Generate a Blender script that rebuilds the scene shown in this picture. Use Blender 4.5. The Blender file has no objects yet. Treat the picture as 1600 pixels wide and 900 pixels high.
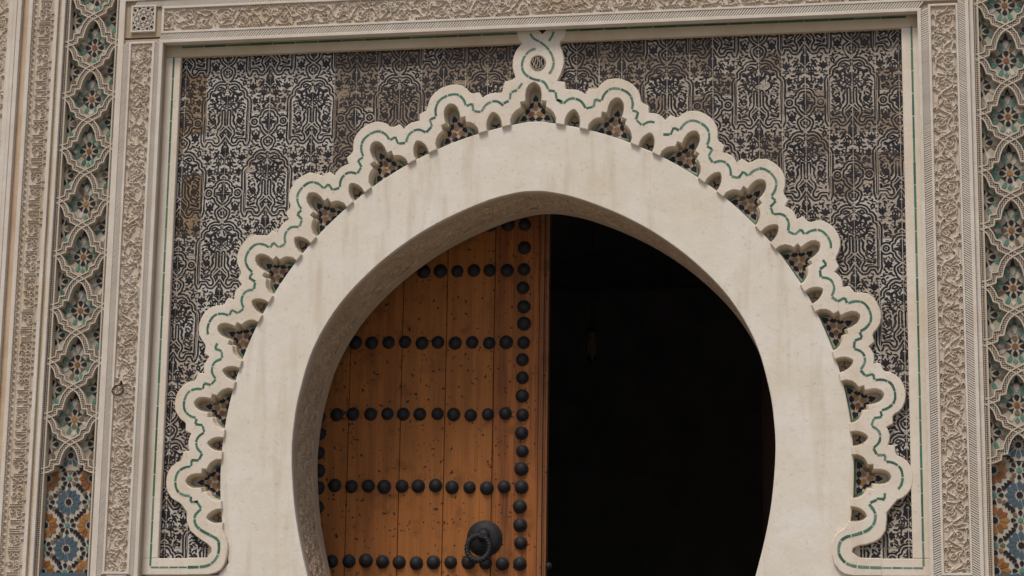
import bpy, math, random
import numpy as np
from mathutils import Matrix, Vector
from mathutils.geometry import tessellate_polygon
random.seed(7); rng = np.random.default_rng(7)
S = bpy.context.scene; C = S.collection
PI = math.pi; sin, cos, rad = math.sin, math.cos, math.radians

# ---------------------------------------------------------------- camera
f_px, cx_, cy_, cz_ = 3456.22, 2.3673, -13.692, -1.0414
pit, rol, yaw = 0.200765, 0.014887, 0.178900
fw = Vector((-sin(yaw)*cos(pit), cos(yaw)*cos(pit), sin(pit)))
r0 = Vector((cos(yaw), sin(yaw), 0)); u0 = r0.cross(fw)
rr = cos(rol)*r0 + sin(rol)*u0; uu = -sin(rol)*r0 + cos(rol)*u0
cam = bpy.data.objects.new('camera', bpy.data.cameras.new('camera')); C.objects.link(cam)
m = Matrix((rr, uu, -fw)).transposed().to_4x4(); m.translation = (cx_, cy_, cz_)
cam.matrix_world = m
cam.data.sensor_width = 36; cam.data.lens = 36*f_px/1600; cam.data.clip_end = 500; cam.data.clip_start = .1
S.camera = cam
# ---------------------------------------------------------------- sky, sun, exposure
W = bpy.data.worlds.new('World'); S.world = W; W.use_nodes = True
nt = W.node_tree; sky = nt.nodes.new('ShaderNodeTexSky'); sky.sky_type = 'NISHITA'; sky.sun_disc = False
SUN_EL, SUN_AZ = 60, 196       # degrees; azimuth measured clockwise from +Y (north)
sky.sun_elevation = rad(SUN_EL); sky.sun_rotation = rad(SUN_AZ); sky.dust_density = 4; sky.air_density = 1; sky.ozone_density = .6
bg = nt.nodes['Background']; bg.inputs[1].default_value = .06
nt.links.new(sky.outputs[0], bg.inputs[0])
sun = bpy.data.objects.new('sun', bpy.data.lights.new('sun', 'SUN')); C.objects.link(sun)
sun.data.energy = 1.35; sun.data.angle = rad(17); sun.data.color = (1, .94, .86)
sd = Vector((sin(rad(SUN_AZ))*cos(rad(SUN_EL)), cos(rad(SUN_AZ))*cos(rad(SUN_EL)), sin(rad(SUN_EL))))
sun.rotation_euler = (-sd).to_track_quat('-Z', 'Y').to_euler(); sun.location = (0, -10, 20)
S.view_settings.view_transform = 'Standard'; S.view_settings.look = 'None'
S.view_settings.exposure = 0.74; S.view_settings.gamma = 1

# ---------------------------------------------------------------- materials
def mat(name, base, var=None, scale=6, rough=.85, bump=.0, bscale=60, spec=.3, streak=None, stain=None, metallic=0, fine=None):
    M = bpy.data.materials.new(name); M.use_nodes = True; t = M.node_tree; N = t.nodes; L = t.links
    b = N['Principled BSDF']; b.inputs['Roughness'].default_value = rough; b.inputs['Metallic'].default_value = metallic
    b.inputs['Specular IOR Level'].default_value = spec
    geo = N.new('ShaderNodeNewGeometry'); pos = geo.outputs['Position']
    col = None
    def noise(sc, det=6, vec=None, ro=.6):
        n = N.new('ShaderNodeTexNoise'); n.inputs['Scale'].default_value = sc; n.inputs['Detail'].default_value = det
        n.inputs['Roughness'].default_value = ro; L.new(vec or pos, n.inputs['Vector']); return n.outputs['Fac']
    def ramp(x, a, bb):
        r = N.new('ShaderNodeMapRange'); r.inputs[1].default_value = a; r.inputs[2].default_value = bb; L.new(x, r.inputs[0]); return r.outputs[0]
    def mix(fac, a, c, mode='MIX'):
        x = N.new('ShaderNodeMix'); x.data_type = 'RGBA'; x.blend_type = mode
        if isinstance(fac, float): x.inputs[0].default_value = fac
        else: L.new(fac, x.inputs[0])
        for i, v in ((6, a), (7, c)):
            if isinstance(v, tuple): x.inputs[i].default_value = (*v, 1)
            else: L.new(v, x.inputs[i])
        return x.outputs[2]
    def mul(x, k):
        q = N.new('ShaderNodeMath'); q.operation = 'MULTIPLY'; L.new(x, q.inputs[0]); q.inputs[1].default_value = k; return q.outputs[0]
    col = base if var is None else mix(ramp(noise(scale), .35, .68), base, var)
    if streak:
        mp = N.new('ShaderNodeMapping'); mp.inputs['Scale'].default_value = (9, 9, 1.1); L.new(pos, mp.inputs[0])
        f = mul(ramp(noise(1.0, 5, mp.outputs[0]), .52, .78), streak[1]); col = mix(f, col, streak[0])
    if stain:
        f = mul(ramp(noise(2.3, 7), .52, .72), stain[1]); col = mix(f, col, stain[0])
    if fine:
        f = mul(ramp(noise(fine[2], 3), .60, .72), fine[1]); col = mix(f, col, fine[0])
    if isinstance(col, tuple): b.inputs['Base Color'].default_value = (*col, 1)
    else: L.new(col, b.inputs['Base Color'])
    if bump:
        bn = N.new('ShaderNodeBump'); bn.inputs['Strength'].default_value = 1; bn.inputs['Distance'].default_value = bump
        L.new(noise(bscale, 8), bn.inputs['Height']); L.new(bn.outputs[0], b.inputs['Normal'])
    return M
PLASTER = mat('cream_plaster', (.62,.54,.44), (.69,.63,.55), 3, .8, .004, 14, streak=((.50,.39,.25), .45), stain=((.55,.44,.28), .3), fine=((.36,.30,.22), .5, 45))
RINGP = mat('white_lime_plaster', (.645,.585,.485), (.70,.66,.595), 1.9, .75, .007, 6, streak=((.46,.36,.235), .6), stain=((.60,.51,.36), .5), fine=((.34,.28,.21), .28, 34))
REVEAL = mat('ochre_plaster', (.44,.35,.23), (.54,.46,.35), 5, .85, .003, 30, stain=((.40,.24,.11), .4))
STAINED_SHADED = mat('stained_shaded_plaster', (.46,.37,.25), (.54,.46,.35), 4, .85, .003, 20, stain=((.38,.24,.11), .5))  # frame top: ochre stain, plus the shadow under the frieze darkened into the colour
STUCCO = mat('carved_stucco', (.50,.41,.32), (.56,.485,.40), 4, .9, .0015, 120, stain=((.44,.34,.21), .55), fine=((.30,.24,.17), .5, 70))
FILLET = mat('pale_stucco_fillet', (.56,.50,.43), (.63,.58,.51), 9, .85, .002, 60, stain=((.50,.40,.28), .4))
GROOVE = mat('shaded_ochre_ground', (.35,.27,.185), (.42,.34,.25), 4, .9, .0015, 120)  # ochre ground, its colour darkened as shade between the hatch ridges
SOFFIT = mat('brown_carved_plaster', (.50,.36,.24), (.57,.44,.31), 7, .9, .002, 90, stain=((.32,.22,.14), .5))
SOFEDGE = mat('brown_plaster_edge', (.47,.365,.265), (.54,.44,.33), 7, .9, .001, 60)
BED = mat('shaded_mosaic_bed', (.42,.38,.31), (.31,.27,.21), 30, .85, .001, 150, stain=((.16,.20,.14), .45))
GROUT = mat('pale_mosaic_bed', (.44,.41,.35), (.36,.32,.26), 25, .8, .001, 150)
MORTAR = mat('tile_mortar', (.52,.47,.40), (.42,.36,.29), 12, .9, .002, 80)
BLACK = mat('black_glaze', (.011,.009,.012), (.026,.016,.016), 30, .4, .0006, 60, spec=.25)
ORANGE = mat('ochre_glaze', (.31,.145,.028), (.24,.095,.018), 30, .4, .0006, 60, spec=.5)
RUST = mat('rust_glaze', (.17,.055,.014), (.25,.10,.022), 40, .4, .0006, 60)
TEAL = mat('turquoise_glaze', (.055,.165,.12), (.09,.22,.165), 30, .4, .0006, 60, spec=.5)
GREEN = mat('green_glaze', (.035,.14,.085), (.065,.18,.12), 25, .4, .0006, 60, spec=.5)
GREEN2 = mat('dark_green_glaze', (.022,.095,.057), (.040,.12,.078), 25, .4, .0006, 60, spec=.5)
GREEN3 = mat('worn_green_glaze', (.15,.24,.19), (.08,.16,.12), 40, .6, .0006, 60)
BLUE = mat('blue_glaze', (.035,.070,.10), (.06,.10,.125), 30, .4, .0006, 60, spec=.5)
BROWNZ = mat('brown_glaze', (.12,.075,.04), (.18,.13,.08), 30, .5, .0006, 60)
WHITEZ = mat('white_glaze', (.50,.48,.43), (.42,.38,.32), 30, .5, .0006, 60)
WOOD_ = None
def wood(name, a, bcol):
    M = bpy.data.materials.new(name); M.use_nodes = True; t = M.node_tree; N = t.nodes; L = t.links; b = N['Principled BSDF']
    b.inputs['Roughness'].default_value = .62; b.inputs['Specular IOR Level'].default_value = .25
    geo = N.new('ShaderNodeNewGeometry'); oi = N.new('ShaderNodeObjectInfo')
    ad = N.new('ShaderNodeVectorMath'); ad.operation = 'ADD'; L.new(geo.outputs['Position'], ad.inputs[0])
    cb = N.new('ShaderNodeCombineXYZ'); mr = N.new('ShaderNodeMath'); mr.operation = 'MULTIPLY'; mr.inputs[1].default_value = 37; L.new(oi.outputs['Random'], mr.inputs[0])
    L.new(mr.outputs[0], cb.inputs[0]); L.new(mr.outputs[0], cb.inputs[2]); L.new(cb.outputs[0], ad.inputs[1])
    mp = N.new('ShaderNodeMapping'); mp.inputs['Scale'].default_value = (22, 22, 1.1); L.new(ad.outputs[0], mp.inputs[0])
    n1 = N.new('ShaderNodeTexNoise'); n1.inputs['Scale'].default_value = 1; n1.inputs['Detail'].default_value = 8; L.new(mp.outputs[0], n1.inputs[0])
    n2 = N.new('ShaderNodeTexNoise'); n2.inputs['Scale'].default_value = 3.5; n2.inputs['Detail'].default_value = 4; L.new(geo.outputs['Position'], n2.inputs[0])
    n3 = N.new('ShaderNodeTexNoise'); n3.inputs['Scale'].default_value = 38; n3.inputs['Detail'].default_value = 2; L.new(geo.outputs['Position'], n3.inputs[0])
    def rng_(x, p, q):
        r = N.new('ShaderNodeMapRange'); r.inputs[1].default_value = p; r.inputs[2].default_value = q; L.new(x, r.inputs[0]); return r.outputs[0]
    def mix(f, p, q):
        x = N.new('ShaderNodeMix'); x.data_type = 'RGBA'; L.new(f, x.inputs[0])
        for i, v in ((6, p), (7, q)):
            if isinstance(v, tuple): x.inputs[i].default_value = (*v, 1)
            else: L.new(v, x.inputs[i])
        return x.outputs[2]
    c = mix(rng_(n1.outputs[0], .38, .62), a, bcol)
    c = mix(rng_(n2.outputs[0], .35, .75), c, tuple(v*.72 for v in a))
    mp2 = N.new('ShaderNodeMapping'); mp2.inputs['Scale'].default_value = (110, 110, 2.2); L.new(ad.outputs[0], mp2.inputs[0])
    n4 = N.new('ShaderNodeTexNoise'); n4.inputs['Scale'].default_value = 1; n4.inputs['Detail'].default_value = 5; L.new(mp2.outputs[0], n4.inputs[0])
    c = mix(rng_(n4.outputs[0], .50, .80), c, tuple(v*.45 for v in bcol))
    pm = N.new('ShaderNodeMapRange'); pm.inputs[3].default_value = 0; pm.inputs[4].default_value = .45; L.new(oi.outputs['Random'], pm.inputs[0]); c = mix(pm.outputs[0], c, (a[0]*1.15, a[1]*1.35, a[2]*1.3))
    n5 = N.new('ShaderNodeTexNoise'); n5.inputs['Scale'].default_value = 7; n5.inputs['Detail'].default_value = 6; L.new(geo.outputs['Position'], n5.inputs[0])
    c = mix(rng_(n5.outputs[0], .56, .80), c, tuple(v*.4 for v in a))
    c = mix(rng_(n3.outputs[0], .65, .71), c, (.03,.014,.008))
    L.new(c, b.inputs['Base Color'])
    bn = N.new('ShaderNodeBump'); bn.inputs['Distance'].default_value = .003; L.new(n1.outputs[0], bn.inputs['Height']); L.new(bn.outputs[0], b.inputs['Normal'])
    return M
WOOD = wood('orange_cedar', (.33,.112,.027), (.15,.048,.013))
WOOD2 = wood('orange_cedar_edge', (.25,.10,.035), (.15,.055,.020))
SHADED_WOOD = wood('shaded_cedar', (.045,.018,.008), (.03,.012,.006))  # same door wood, its colour darkened for the little light on the right leaf
IRON = mat('dark_iron', (.012,.014,.018), (.028,.024,.022), 30, .62, .001, 60, metallic=.15)
RUSTI = mat('rusty_iron', (.10,.065,.04), (.06,.035,.02), 60, .8, .001, 100, metallic=.2)
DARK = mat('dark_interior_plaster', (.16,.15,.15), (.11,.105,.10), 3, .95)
STONE = mat('street_paving', (.30,.27,.23), (.24,.21,.18), 2, .9, .004, 20)

def chain_mat():
    M = bpy.data.materials.new('chain_mosaic'); M.use_nodes = True; t = M.node_tree; N = t.nodes; L = t.links; b = N['Principled BSDF']
    geo = N.new('ShaderNodeNewGeometry'); mp = N.new('ShaderNodeMapping'); mp.inputs['Rotation'].default_value = (0, rad(45), 0)
    mp.inputs['Location'].default_value = (.003,.5,.003); L.new(geo.outputs['Position'], mp.inputs[0])
    sp = N.new('ShaderNodeSeparateXYZ'); L.new(mp.outputs[0], sp.inputs[0])
    def wav(o):
        q = N.new('ShaderNodeMath'); q.operation = 'MULTIPLY'; q.inputs[1].default_value = PI/.0092; L.new(o, q.inputs[0])
        s = N.new('ShaderNodeMath'); s.operation = 'SINE'; L.new(q.outputs[0], s.inputs[0]); return s.outputs[0]
    pr = N.new('ShaderNodeMath'); pr.operation = 'MULTIPLY'; L.new(wav(sp.outputs[0]), pr.inputs[0]); L.new(wav(sp.outputs[2]), pr.inputs[1])
    r = N.new('ShaderNodeMapRange'); r.inputs[1].default_value = -.05; r.inputs[2].default_value = .12; L.new(pr.outputs[0], r.inputs[0])
    n = N.new('ShaderNodeTexNoise'); n.inputs['Scale'].default_value = 7; L.new(geo.outputs['Position'], n.inputs[0])
    mr = N.new('ShaderNodeMapRange'); mr.inputs[1].default_value = .4; mr.inputs[2].default_value = .62; L.new(n.outputs[0], mr.inputs[0])
    m0 = N.new('ShaderNodeMix'); m0.data_type = 'RGBA'; L.new(mr.outputs[0], m0.inputs[0]); m0.inputs[6].default_value = (.03,.024,.02,1); m0.inputs[7].default_value = (.11,.055,.022,1)
    x = N.new('ShaderNodeMix'); x.data_type = 'RGBA'; L.new(r.outputs[0], x.inputs[0]); x.inputs[6].default_value = (.36,.30,.23,1); L.new(m0.outputs[2], x.inputs[7])
    L.new(x.outputs[2], b.inputs['Base Color']); b.inputs['Roughness'].default_value = .7
    bn = N.new('ShaderNodeBump'); bn.inputs['Distance'].default_value = .002; bn.invert = True; L.new(r.outputs[0], bn.inputs['Height']); L.new(bn.outputs[0], b.inputs['Normal'])
    return M
STRAP = mat('cream_strap', (.47,.41,.33), (.53,.47,.39), 9, .9, .002, 60, stain=((.42,.34,.23), .4))
CHAIN = chain_mat()
def tile_mat(name, g1, g2, wear, glz=(.013,.012,.015)):
    M = bpy.data.materials.new(name); M.use_nodes = True; t = M.node_tree; N = t.nodes; L = t.links; b = N['Principled BSDF']
    at = N.new('ShaderNodeAttribute'); at.attribute_name = 'glaze'; geo = N.new('ShaderNodeNewGeometry')
    def noise(s, d=4):
        n = N.new('ShaderNodeTexNoise'); n.inputs['Scale'].default_value = s; n.inputs['Detail'].default_value = d; L.new(geo.outputs['Position'], n.inputs[0]); return n.outputs[0]
    def ma(op, a, c):
        q = N.new('ShaderNodeMath'); q.operation = op
        for i, v in ((0, a), (1, c)):
            if isinstance(v, (int, float)): q.inputs[i].default_value = v
            else: L.new(v, q.inputs[i])
        return q.outputs[0]
    def rg(x, p, q):
        r = N.new('ShaderNodeMapRange'); r.inputs[1].default_value = p; r.inputs[2].default_value = q; L.new(x, r.inputs[0]); return r.outputs[0]
    v = ma('ADD', at.outputs['Fac'], ma('MULTIPLY', ma('SUBTRACT', noise(70), .5), .004))
    v = ma('SUBTRACT', v, ma('MULTIPLY', rg(noise(9), .60, .72), wear))
    fac = rg(v, -.0007, .0007)
    def mix(f, p, q):
        x = N.new('ShaderNodeMix'); x.data_type = 'RGBA'; L.new(f, x.inputs[0])
        for i, w in ((6, p), (7, q)):
            if isinstance(w, tuple): x.inputs[i].default_value = (*w, 1)
            else: L.new(w, x.inputs[i])
        return x.outputs[2]
    ground = mix(rg(noise(8, 6), .35, .7), g1, g2); gl = mix(rg(noise(14), .45, .75), glz, (.034,.031,.036))
    L.new(mix(fac, ground, gl), b.inputs['Base Color'])
    rr_ = N.new('ShaderNodeMapRange'); rr_.inputs[3].default_value = .85; rr_.inputs[4].default_value = .45; L.new(fac, rr_.inputs[0]); L.new(rr_.outputs[0], b.inputs['Roughness'])
    b.inputs['Specular IOR Level'].default_value = .2
    bn = N.new('ShaderNodeBump'); bn.inputs['Distance'].default_value = .0022; L.new(fac, bn.inputs['Height']); L.new(bn.outputs[0], b.inputs['Normal'])
    return M
TW = tile_mat('white_ground_tile', (.48,.45,.40), (.40,.36,.31), .002)
TG = tile_mat('grey_buff_tile', (.34,.29,.24), (.40,.35,.29), .004)
TB = tile_mat('brown_buff_tile', (.21,.16,.115), (.27,.215,.16), .005, (.024,.021,.024))
TO = tile_mat('ochre_buff_tile', (.27,.20,.12), (.21,.15,.09), .006, (.024,.018,.016))

# ---------------------------------------------------------------- helpers
def setp(o, label=None, cat=None, group=None, kind=None):
    for k, v in (('label', label), ('category', cat), ('group', group), ('kind', kind)):
        if v: o[k] = v
    return o
def thing(name, label, cat, loc=(0,0,0), group=None):
    o = bpy.data.objects.new(name, None); C.objects.link(o); o.location = loc; o.empty_display_size = .1
    return setp(o, label, cat, group)
def link(name, me, parent=None, kind=None):
    o = bpy.data.objects.new(name, me); C.objects.link(o)
    if parent is not None:
        o.parent = parent
        o.matrix_parent_inverse = wmat(parent).inverted()
    if kind: o['kind'] = kind
    return o
def wmat(o):
    m = o.matrix_basis.copy()
    if o.parent: m = wmat(o.parent) @ o.matrix_parent_inverse @ m
    return m
class MB:
    def __init__(s): s.v = []; s.f = []; s.m = []
    def add(s, vs, fs, mi=0):
        n = len(s.v); s.v += [tuple(v) for v in vs]; s.f += [tuple(i+n for i in f) for f in fs]; s.m += [mi]*len(fs)
    def box(s, x0, x1, y0, y1, z0, z1, mi=0):
        s.add([(x0,y0,z0),(x1,y0,z0),(x1,y1,z0),(x0,y1,z0),(x0,y0,z1),(x1,y0,z1),(x1,y1,z1),(x0,y1,z1)],
              [(0,3,2,1),(4,5,6,7),(0,1,5,4),(2,3,7,6),(1,2,6,5),(3,0,4,7)], mi)
    def mesh(s, name, mats, smooth=False):
        me = bpy.data.meshes.new(name); me.from_pydata(s.v, [], s.f)
        for x in (mats if isinstance(mats, (list, tuple)) else [mats]): me.materials.append(x)
        if any(s.m): me.polygons.foreach_set('material_index', s.m)
        if smooth: me.polygons.foreach_set('use_smooth', [True]*len(s.f))
        me.update(); return me
    def build(s, name, mats, parent=None, kind=None, smooth=False):
        return link(name, s.mesh(name, mats, smooth), parent, kind)
def area(p): return .5*sum(p[i][0]*p[(i+1) % len(p)][1]-p[(i+1) % len(p)][0]*p[i][1] for i in range(len(p)))
def offset(p, d, lim=3):       # p CCW: positive d shrinks
    n = len(p); out = []
    for i in range(n):
        a, b, c = p[i-1], p[i], p[(i+1) % n]
        e1 = (b[0]-a[0], b[1]-a[1]); e2 = (c[0]-b[0], c[1]-b[1])
        l1 = math.hypot(*e1) or 1e-9; l2 = math.hypot(*e2) or 1e-9
        n1 = (-e1[1]/l1, e1[0]/l1); n2 = (-e2[1]/l2, e2[0]/l2)
        nx, nz = n1[0]+n2[0], n1[1]+n2[1]; q = (nx*nx+nz*nz)/2 or 1e-9
        k = min(1/max(q, .15), lim) if q > 0 else 1
        out.append((b[0]+nx*d*k, b[1]+nz*d*k))
    return out
def plate(mb, poly, rings, mi=0, side=None):
    """poly in the wall plane; rings: (grow, y) from the front face backwards; grow>0 spreads outwards"""
    p = poly if area(poly) > 0 else poly[::-1]; n = len(p)
    base = offset(p, -rings[0][0]) if rings[0][0] else p
    tr = tessellate_polygon([[Vector((x, z, 0)) for x, z in base]])
    fs = []
    for t in tr:
        a, b, c = [base[i] for i in t]
        ar = (b[0]-a[0])*(c[1]-a[1])-(c[0]-a[0])*(b[1]-a[1])
        fs.append(tuple(t) if ar > 0 else tuple(t[::-1]))
    # facing -Y : x right, z up seen from -Y, CCW => normal -Y
    mb.add([(x, rings[0][1], z) for x, z in base], fs, mi)
    prev = [(x, rings[0][1], z) for x, z in base]
    for g, y in rings[1:]:
        cur = [(x, y, z) for x, z in (offset(p, -g) if g else p)]
        mb.add(prev+cur, [(i, n+i, n+(i+1) % n, (i+1) % n) for i in range(n)], mi if side is None else side)
        prev = cur
_pm = {}
def piece(name, key, poly, material, parent, x, y, z, ang=0, th=.008, bev=.0008, sc=1):
    """small flat tile: a shared mesh placed at (x,y,z), turned by ang in the wall plane"""
    k = (key, material.name)
    if k not in _pm:
        mb = MB(); plate(mb, poly, [(-bev, 0), (0, bev), (0, th)]); _pm[k] = mb.mesh(name, material)
    o = bpy.data.objects.new(name, _pm[k]); C.objects.link(o)
    mloc = Matrix.Translation((x, y, z)) @ Matrix.Rotation(-ang, 4, 'Y') @ Matrix.Rotation(random.uniform(-.02,.02), 4, 'X')
    if sc != 1: mloc = mloc @ Matrix.Scale(sc, 4)
    if parent is not None: o.parent = parent; o.matrix_parent_inverse = wmat(parent).inverted()
    o.matrix_basis = mloc; return o
def drop(w, l, n=5):   # petal pointing +z, base at 0
    pts = [(0, 0)]
    R_ = [(w*.5*sin(PI*t)**.8*(1.0 if t < .6 else 1), l*t) for t in (.18, .38, .6, .8)]
    return [(0, 0)]+R_+[(0, l)]+[(-a, b) for a, b in R_[::-1]]
def shield(w, l):      # blunt top, pointed base
    return [(0,0),(w*.34,l*.36),(w*.5,l*.72),(w*.26,l),(-w*.26,l),(-w*.5,l*.72),(-w*.34,l*.36)]
def ngon(r, n, a0=0): return [(r*cos(a0+2*PI*i/n), r*sin(a0+2*PI*i/n)) for i in range(n)]
def ribbon(mb, pts, w, b, yf, yi, yb, mi_edge=0, mi_in=1, closed=False):
    """strap with raised borders and a sunk middle along a polyline in the wall plane"""
    n = len(pts); N_ = []
    for i in range(n):
        a = pts[i-1] if (i > 0 or closed) else None; c = pts[(i+1) % n] if (i < n-1 or closed) else None; p = pts[i]
        vs = []
        if a is not None: d = (p[0]-a[0], p[1]-a[1]); l = math.hypot(*d) or 1; vs.append((-d[1]/l, d[0]/l))
        if c is not None: d = (c[0]-p[0], c[1]-p[1]); l = math.hypot(*d) or 1; vs.append((-d[1]/l, d[0]/l))
        nx = sum(v[0] for v in vs)/len(vs); nz = sum(v[1] for v in vs)/len(vs); q = nx*nx+nz*nz
        N_.append((nx/max(q, .45), nz/max(q, .45)))
    prof = [(-w, yb), (-w, yf), (-w+b, yf), (-w+b, yi), (w-b, yi), (w-b, yf), (w, yf), (w, yb)]
    mis = [mi_edge, mi_edge, mi_edge, mi_in, mi_edge, mi_edge, mi_edge]
    rows = [[(p[0]+nn[0]*s, y, p[1]+nn[1]*s) for s, y in prof] for p, nn in zip(pts, N_)]
    K = len(prof)
    for i in range(n if closed else n-1):
        A, B = rows[i], rows[(i+1) % n]
        for k in range(K-1): mb.add([A[k], B[k], B[k+1], A[k+1]], [(0, 1, 2, 3)], mis[k])
def strip_tile(name, pts, w, yf, th, material, parent):
    n = len(pts); L_, R_ = [], []
    for i in range(n):
        a = pts[max(i-1, 0)]; c = pts[min(i+1, n-1)]; d = (c[0]-a[0], c[1]-a[1]); l = math.hypot(*d) or 1
        nx, nz = -d[1]/l, d[0]/l; wl = w*random.uniform(.85, 1.1)
        L_.append((pts[i][0]+nx*wl, pts[i][1]+nz*wl)); R_.append((pts[i][0]-nx*wl, pts[i][1]-nz*wl))
    mb = MB(); V = [(x, yf, z) for x, z in L_+R_]+[(x, yf+th, z) for x, z in L_+R_]; F = []
    for i in range(n-1):
        F.append((i, i+1, n+i+1, n+i)); F.append((i, 2*n+i, 2*n+i+1, i+1)); F.append((n+i, n+i+1, 3*n+i+1, 3*n+i))
    F += [(0, n, 3*n, 2*n), (n-1, 3*n-1, 4*n-1, 2*n-1)]
    mb.add(V, F); return mb.build(name, material, parent)
def plen(p): return sum(math.dist(p[i], p[i+1]) for i in range(len(p)-1))
def pcut(p, a, b):     # sub-polyline between arc lengths
    out = []; s = 0
    for i in range(len(p)-1):
        l = math.dist(p[i], p[i+1]); 
        if l < 1e-9: continue
        if s+l > a and s < b:
            t0 = max(0, (a-s)/l); t1 = min(1, (b-s)/l)
            q0 = (p[i][0]+(p[i+1][0]-p[i][0])*t0, p[i][1]+(p[i+1][1]-p[i][1])*t0); q1 = (p[i][0]+(p[i+1][0]-p[i][0])*t1, p[i][1]+(p[i+1][1]-p[i][1])*t1)
            if not out: out.append(q0)
            out.append(q1)
        s += l
    return out
def smoothpts(P, k=6):  # Catmull-Rom
    out = []
    for i in range(len(P)-1):
        p0 = P[max(i-1,0)]; p1 = P[i]; p2 = P[i+1]; p3 = P[min(i+2, len(P)-1)]
        for j in range(k):
            t = j/k
            out.append(tuple(.5*((2*p1[a])+(-p0[a]+p2[a])*t+(2*p0[a]-5*p1[a]+4*p2[a]-p3[a])*t*t+(-p0[a]+3*p1[a]-3*p2[a]+p3[a])*t**3) for a in (0,1)))
    out.append(tuple(P[-1])); return out

# ---------------------------------------------------------------- the wall's own measures
CX, CZ = .015, .63
def RR(t):
    s = abs(sin(t)); e = .26; R = 2.273; return -e*s+math.sqrt(e*e*s*s-e*e+R*R)
def PM(deg, v):
    t = rad(deg); r = RR(t)+v; return (CX+r*sin(t), CZ+r*cos(t))
STEP = 13.12; ZG = -2.64
half = [(1.33,-.42),(1.37,-.22),(1.42,-.05),(1.48,.18),(1.525,.42),(1.55,.70),(1.545,.90),(1.515,1.12),(1.43,1.42),(1.27,1.70),(1.05,1.938),(.80,2.132),(.55,2.272),(.29,2.378),(.10,2.424),(0,2.431)]
hs = smoothpts(half, 6)
OPEN = [(CX-.003+x, z) for x, z in [(1.33, ZG), (1.33, -1.6), (1.33, -1.0)]+hs]+[(CX-.003-x, z) for x, z in hs[::-1][1:]+[(1.33,-1.0), (1.33,-1.6), (1.33, ZG)]]

# ---------------------------------------------------------------- setting: ground, masonry, passage
mb = MB(); mb.box(-60, 60, -80, .02, ZG-.3, ZG); mb.build('ground', STONE, kind='structure')
def wall_block(name, poly, y0, y1, m_):
    mb = MB(); plate(mb, poly, [(0, y0), (0, y1)]); return mb.build(name, m_, kind='structure')
XW = 6.5
core = [(-XW, ZG), (-XW, 6.2), (XW, 6.2), (XW, ZG)]+[(x+(.02 if x > CX else -.02), z+(.02 if z > 2 else 0)) for x, z in OPEN]
wall_block('wall', core, .13, .66, MORTAR)
mb = MB(); mb.box(-XW, XW, -.085, .13, 4.42, 6.2); mb.box(-XW, -4.35, -.085, .13, ZG, 4.42); mb.box(4.36, XW, -.085, .13, ZG, 4.42)
mb.box(-4.35, -2.495, -.085, .13, ZG, -.075); mb.box(2.495, 4.36, -.085, .13, ZG, -.075); mb.box(-2.785, 2.80, -.085, .13, 3.815, 4.42)
mb.build('wall_facing', FILLET, kind='structure')
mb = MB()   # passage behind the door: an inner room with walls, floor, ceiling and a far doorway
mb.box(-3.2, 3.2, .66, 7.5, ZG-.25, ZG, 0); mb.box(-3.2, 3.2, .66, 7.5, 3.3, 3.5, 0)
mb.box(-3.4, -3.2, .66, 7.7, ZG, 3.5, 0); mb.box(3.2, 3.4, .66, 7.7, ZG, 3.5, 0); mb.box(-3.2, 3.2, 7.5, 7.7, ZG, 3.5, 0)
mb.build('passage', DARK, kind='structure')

# ---------------------------------------------------------------- horseshoe arch: plain face, carved soffit
arch = thing('horseshoe_arch', 'plain cream plaster horseshoe arch framing the wooden door and the dark passage', 'arch', (0, .02, ZG))
outer = [PM(a, .014) for a in np.linspace(-107, 107, 130)]
poly = [(-2.49, ZG), (-2.49, -.045)]+[(-2.0, -.045)]+outer+[(2.02, -.045), (2.49, -.045), (2.49, ZG)]+OPEN
mb = MB(); plate(mb, poly, [(-.004, .02), (0, .024), (0, .06)]); mb.build('arch_face', RINGP, arch)

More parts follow.
